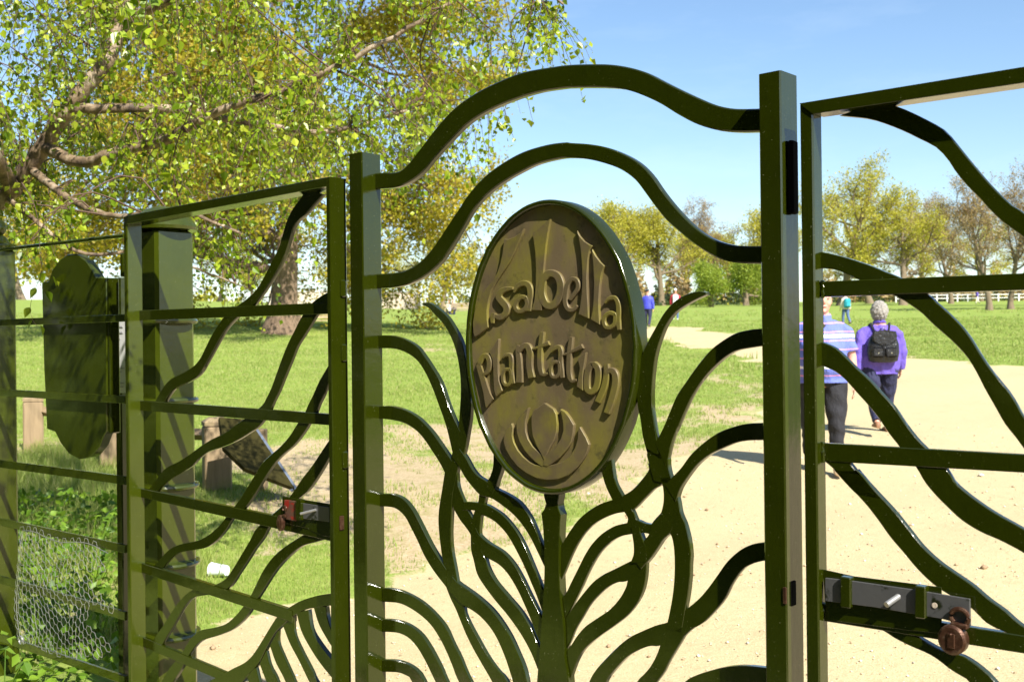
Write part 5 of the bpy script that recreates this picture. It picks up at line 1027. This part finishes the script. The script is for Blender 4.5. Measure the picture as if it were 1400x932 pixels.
def person(loc, rz, ht, wide, label, cols, stride=.25, arms=(.15, -.2), belly=0, vox=.012, hair='short', sleeve='long', hem=.84, cap=None, detail=True, group=None, headyaw=0, flare=1.0, hs=1.0):
    o = empty('person', loc, rz, label, 'person', group); k = ht/1.75; W_ = wide
    LG, dz = legs_pose(.095*W_, stride, .25); Z = -dz
    def torso(inf, z0, z1):
        pr = [(.82, .150, .105), (.9, .172, .125), (.98, .176, .13+belly*.6), (1.08, .168, .122+belly), (1.2, .178, .122+belly*.7), (1.30, .188, .122+belly*.2), (1.37, .172, .108), (1.42, .135, .09), (1.46, .095, .078), (1.50, .064, .066), (1.56, .056, .062)]
        m = [((0, (belly*.35 if z < 1.25 else 0), z+Z), x*W_+inf, y*(.8+.2*W_)+inf) for z, x, y in pr if z0 <= z <= z1]
        return [[(c[0]+rx*math.cos(t), c[1]+ry*math.sin(t)*(1 if abs(math.sin(t)) < 2 else 1), c[2]) for t in np.linspace(0, 2*math.pi, 20, endpoint=False)] for c, rx, ry in m]
    AR = []
    for s, a in ((-1, arms[0]), (1, arms[1])):
        sh = np.array((s*.17*W_, -.005, 1.368+Z)); el = sh+np.array((s*(.06+.05*(W_-1)), math.sin(a)*.27, -.265*math.cos(a))); wr = el+np.array((s*.01, math.sin(a+.25)*.25, -.25*math.cos(a+.25))); AR.append((s, sh, el, wr))
    hc = np.array((0, .012, 1.645+Z))
    B = MB(); B.loft(torso(-.008, .82, 1.56) if W_ < 1.05 else torso(-.03, .82, 1.37)+torso(-.03, 1.42, 1.46)+torso(-.006, 1.5, 1.56))
    for s, h, kn, an in LG: B.tube([h, (h+kn)/2, kn, kn*.6+an*.4, an, an+np.array((0, 0, -.04))], [.085*W_, .075*W_, .055, .052, .036, .034], 10)
    for s, sh, el, wr in AR:
        B.tube([sh+np.array((-s*.05, 0, .0)), sh, (sh+el)/2, el, el*.6+wr*.4, wr], [.03, .036*W_, .04*W_, .036*W_, .036*W_, .026], 10)
        dr = (wr-el)/np.linalg.norm(wr-el); pl = wr+dr*.05; B.ell(wr+dr*.05, (.016, .04, .052), 10, 8)
        for q in range(4):
            f0 = wr+dr*.085+np.array((0, (q-1.5)*.019, 0)); ln = (.065, .078, .074, .056)[q]; f1 = f0+dr*ln*.55+np.array((-s*.008, .003, 0)); f2 = f1+dr*ln*.4+np.array((-s*.02, 0, .0)); B.tube([f0-dr*.02, f0, f1, f2], [.0095, .0095, .009, .0075], 6)
        t0 = wr+dr*.03+np.array((-s*.006, .03, 0)); B.tube([t0-dr*.01, t0+dr*.03+np.array((-s*.012, .022, 0)), t0+dr*.06+np.array((-s*.02, .028, 0))], [.012, .011, .008], 6)
    RY = Matrix.Rotation(headyaw, 3, 'Z') @ Matrix.Scale(hs, 3)
    def hp(p): return tuple(np.array(RY @ Vector(p))+hc)
    B.ell(hc, (.077, .096, .115), 18, 14, RY); B.ell(hp((0, .022, -.055)), (.06, .07, .062), 14, 10, RY); B.ell(hp((0, .099, -.012)), (.0135, .019, .024), 8, 6, RY); B.tube([hp((0, .09, .02)), hp((0, .104, -.01))], [.008, .013], 6)
    for s in (-1, 1): B.ell(hp((s*.079, -.005, -.008)), (.009, .02, .031), 8, 6, RY); B.ell(hp((s*.03, .083, .022)), (.024, .012, .009), 8, 6, RY); B.ell(hp((s*.04, .062, -.03)), (.025, .025, .028), 8, 6, RY)
    B.ell(hp((0, .088, -.055)), (.026, .012, .008), 8, 6, RY); B.ell(hp((0, .08, -.092)), (.025, .018, .018), 8, 6, RY)
    body = remesh(B, 'body', 'skin', o, vox*.75, 3)
    if detail:
        for s in (-1, 1): m = MB(); m.ell(hp((s*.032, .084, .008)), (.012, .008, .007), 8, 6, RY); m.build('eye', 'eye_dark', o)
        m = MB(); m.ell(hp((0, .0965, -.055)), (.022, .005, .0035), 8, 6, RY); m.build('mouth', 'lip', o)
    # clothes
    m = MB()
    low_ = [r_ for r_ in torso(.02*flare, .82, 1.2)]; zc_ = [r_[0][2] for r_ in low_]; low_ = [r_ for r_, z in zip(low_, zc_) if z >= hem+Z-.001] or low_[-2:]
    br = low_[0]; dz_ = br[0][2]-(hem+Z); low_ = [[(p[0]*(1+.03*flare), p[1]*(1+.05*flare), p[2]-dz_) for p in br]]+low_
    m2 = MB(); m2.loft(low_+torso(.014, 1.25, 1.485)); m = m2
    for s, sh, el, wr in AR:
        if sleeve == 'long': m.tube([sh+np.array((-s*.09*W_, 0, .03)), sh+np.array((-s*.03, 0, .008)), sh+np.array((s*.012, 0, -.03)), (sh+el)/2, el, (el+wr)/2, wr], [.05*W_, .058*W_, .062*W_, .062*W_, .057*W_, .054*W_, .046*W_], 12)
        else: m.tube([sh+np.array((-s*.09*W_, 0, .03)), sh+np.array((-s*.03, 0, .008)), sh+np.array((s*.012, 0, -.03)), sh*.55+el*.45, sh*.2+el*.8], [.05*W_, .058*W_, .062*W_, .064*W_, .066*W_], 12)
    if detail: m.tube([(.062*math.cos(t)*1.1, .064*math.sin(t)*1.05+.004, 1.495+Z-.014*math.sin(t)) for t in np.linspace(0, 2*math.pi, 16)], .024, 6)
    top = remesh(m, 'jacket' if sleeve == 'long' else 'shirt', cols['top'], o, vox, 5)
    m = MB(); tr_ = torso(.004, .82, 1.09); m.loft(tr_)
    for s, h, kn, an in LG: m.tube([h+np.array((-s*.02, 0, .06)), h, (h+kn)/2, kn, (kn+an)/2, an+np.array((0, 0, .015))], [.08*W_, .1*W_, .092*W_, .076*(.5+.5*W_), .068, .064], 12)
    remesh(m, 'trousers', cols['legs'], o, vox, 4)
    for s, h, kn, an in LG:
        m = MB(); pitch = -.35 if an[2] > .1 else 0; 
        rings = []
        for y, hw, hz in ((-.07, .025, .05), (-.05, .037, .085), (0, .04, .095), (.07, .043, .07), (.13, .045, .05), (.175, .034, .035), (.19, .012, .02)):
            rings.append([(an[0]+hw*math.cos(t), an[1]+y, an[2]-.075+max(0.0, y*pitch)*-.0-min(0, y)*pitch*.0+hz*.5+hz*.5*math.sin(t)) for t in np.linspace(0, 2*math.pi, 12, endpoint=False)])
        m.loft(rings); m.build('shoe', cols['shoe'], o)
    # hair / cap
    m = MB()
    if hair == 'fluffy':
        rr_ = np.random.default_rng(8); m.ell(hp((0, -.02, .0)), (.1, .108, .125), 20, 14, RY)
        for q in range(190):
            v = rr_.normal(0, 1, 3); v /= np.linalg.norm(v)
            if v[1] > .55 or v[2] < -.85: continue
            m.ell(hp((v[0]*.098, v[1]*.108-.02, v[2]*.122)), (.013, .013, .016), 6, 5)
        remesh(m, 'hair', cols['hair'], o, .0075, 1)
    elif hair == 'short': m.ell(hp((0, -.014, .03)), (.083, .094, .097), 16, 12, RY); m.build('hair', cols['hair'], o)
    if cap:
        m = MB(); rings = [[hp((r0*.087*math.cos(t), r0*.104*math.sin(t)-.005, z)) for t in np.linspace(0, 2*math.pi, 18, endpoint=False)] for z, r0 in ((.035, 1.03), (.06, 1.04), (.095, .9), (.12, .6), (.13, .1))]; m.loft(rings)
        m.loft([[hp((x, y, z+dz2)) for x, y, z in ((-.07, .06, .04), (-.05, .15, .03), (0, .175, .028), (.05, .15, .03), (.07, .06, .04))] for dz2 in (0, .008)]); m.build('cap', cap, o)
    o.scale = (k, k, k); return o, Z, AR, hc
simple('eye_dark', (.05, .04, .035), .3, .1, 10, 0); simple('lip', (.35, .12, .1), .5, .1, 10, 0)
# striped polo
t = cloth('striped_polo', (.11, .15, .52)); tc = t.n('TexCoord'); sx_ = t.n('SeparateXYZ'); t.l(tc.outputs['Object'], sx_.inputs[0]); z_ = sx_.outputs[2]
zz = t.math('ADD', z_, t.math('MULTIPLY', t.noise(3, 2), .03))
def band(center, half): return t.math('LESS_THAN', t.math('ABSOLUTE', t.math('SUBTRACT', zz, center)), half)
pk = t.math('LESS_THAN', t.math('ABSOLUTE', t.math('SUBTRACT', t.math('FRACT', t.math('MULTIPLY', zz, 1/.082)), .5)), .06)
c = t.mix(pk, (.12, .16, .52), (.72, .28, .5)); c = t.mix(band(1.315, .016), c, (.85, .85, .85)); c = t.mix(band(1.02, .012), c, (.8, .8, .85)); t.col(c)
cloth('purple_fleece', (.13, .085, .46)); cloth('navy_cloth', (.018, .02, .06)); cloth('black_cloth', (.014, .014, .018)); cloth('blue_jacket', (.05, .06, .5), .6); cloth('white_cloth', (.78, .78, .78)); cloth('red_cloth', (.45, .02, .04)); cloth('teal_cloth', (.02, .3, .36)); cloth('cream_cloth', (.7, .65, .5)); cloth('denim', (.08, .13, .26))
simple('grey_hair', (.36, .335, .3), .7, .45, 45, 1.0, .02); simple('dark_hair', (.02, .015, .012), .5, .2, 40, .3, .005); simple('white_hair', (.55, .52, .48), .6, .2, 40, .3, .005)
simple('brown_shoe', (.2, .09, .035), .6, .2, 20); simple('black_shoe', (.015, .015, .015), .4, .1, 20); simple('tan_shoe', (.42, .28, .15), .7, .2, 20)
t = NT('black_leather'); t.col(t.mix(t.noise(12), (.008, .008, .009), (.02, .02, .022))); t.set(Roughness=.28); t.bump(t.noise(22, 5, .6), .6, .02); simple('buckle', (.6, .55, .4), .3, .1, 10, 0, 0, .8)
def gp(px_, D): p = far(px_, D); p.z = float(H(p.x, p.y)); return p
# 1 man in striped polo, facing the camera
mp_ = ground_pt(1126, 644)
man, mz, _, mh = person(mp_+Vector((0, 0, -.012)), R(168), 1.73, 1.2, 'heavy man in blue striped polo shirt and dark trousers walking towards the gate', dict(top='striped_polo', legs='black_cloth', shoe='tan_shoe', hair='white_hair'), stride=.2, arms=(-.05, .1), belly=.07, vox=.011, hair='short', sleeve='short', hem=.86, headyaw=R(8), hs=1.14)
m = MB()
for s in (-1, 1): m.ell((s*.025+.02, .128, 1.405+mz), (.024, .006, .018), 12, 8)
m.tube([(-.01, .132, 1.41+mz), (.05, .132, 1.41+mz)], .003, 5); m.build('sunglasses', 'eye_dark', man)
# 2 woman with backpack walking away
wp_ = ground_pt(1204, 590)
wom, wz, wAR, _ = person(wp_+Vector((0, 0, -.012)), R(-6), 1.56, 1.28, 'grey-haired walker in purple fleece with black backpack, seen from behind', dict(top='purple_fleece', legs='navy_cloth', shoe='brown_shoe', hair='grey_hair'), stride=-.3, arms=(-.25, .15), belly=.03, vox=.011, hair='fluffy', hem=.80, flare=2.2, hs=1.12)
k = 1.56/1.75
bp = empty('backpack', wp_+Vector((0, 0, .0)), R(-6), 'small black leather backpack worn over the purple fleece', 'bag'); bp.scale = (k*1.15, k, k)
zb_ = 1.0+wz; y0 = -.20
m = MB(); rings = []
for z, rx, ry in ((-.05, .10, .05), (-.03, .135, .07), (.08, .15, .09), (.2, .145, .09), (.28, .125, .075), (.33, .1, .06), (.36, .085, .045)): rings.append([(1.2*rx*math.copysign(abs(math.cos(t))**.6, math.cos(t)), y0+ry*math.copysign(abs(math.sin(t))**.7, math.sin(t)), zb_+z) for t in np.linspace(0, 2*math.pi, 20, endpoint=False)])
m.loft(rings); m.build('bag', 'black_leather', bp)
m = MB(); rings = []
for y, f in ((-.02, 1), (-.045, 1.02), (-.06, .9)): rings.append([(x*f*1.15, y0-.05+y, zb_+z) for x, z in ((-.11, .36), (-.12, .30), (-.11, .23), (-.05, .19), (0, .18), (.05, .19), (.11, .23), (.12, .30), (.11, .36), (0, .38))])
m.loft(rings); m.build('flap', 'black_leather', bp)
for s in (-1, 1):
    m = MB(); m.box((s*.072, y0-.095, zb_+.085), (.135, .05, .13), 0, .02); q = m.build('pocket', 'black_leather', bp); m = MB(); m.box((s*.072, y0-.122, zb_+.075), (.012, .006, .018), 0, .002); m.build('buckle', 'buckle', q)
    m = MB(); m.tube([(s*.05, y0+.03, zb_+.35), (s*.085, -.125, 1.38+wz), (s*.105, -.05, 1.475+wz), (s*.11, .05, 1.44+wz), (s*.13, .14, 1.3+wz), (s*.15, .13, 1.1+wz), (s*.15, -.06, 1.02+wz), (s*.12, y0+.03, zb_+.04)], .014, 8, True, .45); m.build('strap', 'black_leather', bp)
m = MB(); m.tube([(.035*math.cos(t), y0+.02, zb_+.35+.05*math.sin(t)) for t in np.linspace(0, math.pi, 10)], .008, 6); m.build('handle', 'black_leather', bp)
for s in (-1, 1): m = MB(); m.tube([(s*.01, y0-.115, zb_+.2), (s*.015, y0-.13, zb_+.1), (s*.03+.01, y0-.125, zb_-.03)], .005, 5); m.build('cord', 'black_leather', bp)
# 3 child with red cap and teal backpack
kp = gp(1156, 50); kid = person(kp, R(10), 1.52, .95, 'child in red cap and cream top with a teal backpack, far behind the striped shirt', dict(top='cream_cloth', legs='denim', shoe='black_shoe', hair='dark_hair'), stride=.2, vox=.02, cap='red_cloth', detail=False)
m = MB(); m.box((0, -.2, 1.15+kid[1]), (.34, .2, .5), 0, .06); tb = empty('backpack', kp, R(10), 'teal backpack on the child with the red cap', 'bag'); tb.scale = (.87,)*3; m.build('bag', 'teal_cloth', tb); m = MB(); m.box((0, -.31, 1.08+kid[1]), (.24, .05, .22), 0, .02); m.build('pocket', 'teal_cloth', tb)
# 4, 5 walkers by the plaque
person(gp(885.5, 50), R(-20), 1.78, 1.1, 'walker in bright blue jacket and dark trousers directly right of the plaque', dict(top='blue_jacket', legs='navy_cloth', shoe='black_shoe', hair='dark_hair'), stride=.15, vox=.018, hem=.86, detail=False, headyaw=R(-30))
p5 = person(gp(923.5, 62), R(175), 1.75, 1.1, 'distant walker in white cap and red and white jacket behind the dark frond tip', dict(top='red_cloth', legs='denim', shoe='white_cloth', hair='white_hair'), stride=.15, vox=.02, hem=.82, cap='white_cloth', detail=False)
m = MB(); m.box((0, .15, 1.15+p5[1]), (.3, .12, .55), 0, .05); m.build('white_front', 'white_cloth', p5[0])
person(gp(1336, 130), R(100), 1.7, 1.0, 'tiny distant walker in purple top in front of the white rail fence', dict(top='purple_fleece', legs='cream_cloth', shoe='black_shoe', hair='dark_hair'), stride=.3, vox=.025, detail=False)
for i, (x, c1, lab) in enumerate(((614, 'white_cloth', 'distant person in white seated behind the skyline bench'), (619, 'navy_cloth', 'distant person in dark blue seated behind the skyline bench'))):
    q = gp(x, 84); q.z -= .55; person(q, R(180), 1.7, 1.1, lab, dict(top=c1, legs='navy_cloth', shoe='black_shoe', hair='dark_hair'), stride=.1, vox=.025, detail=False)
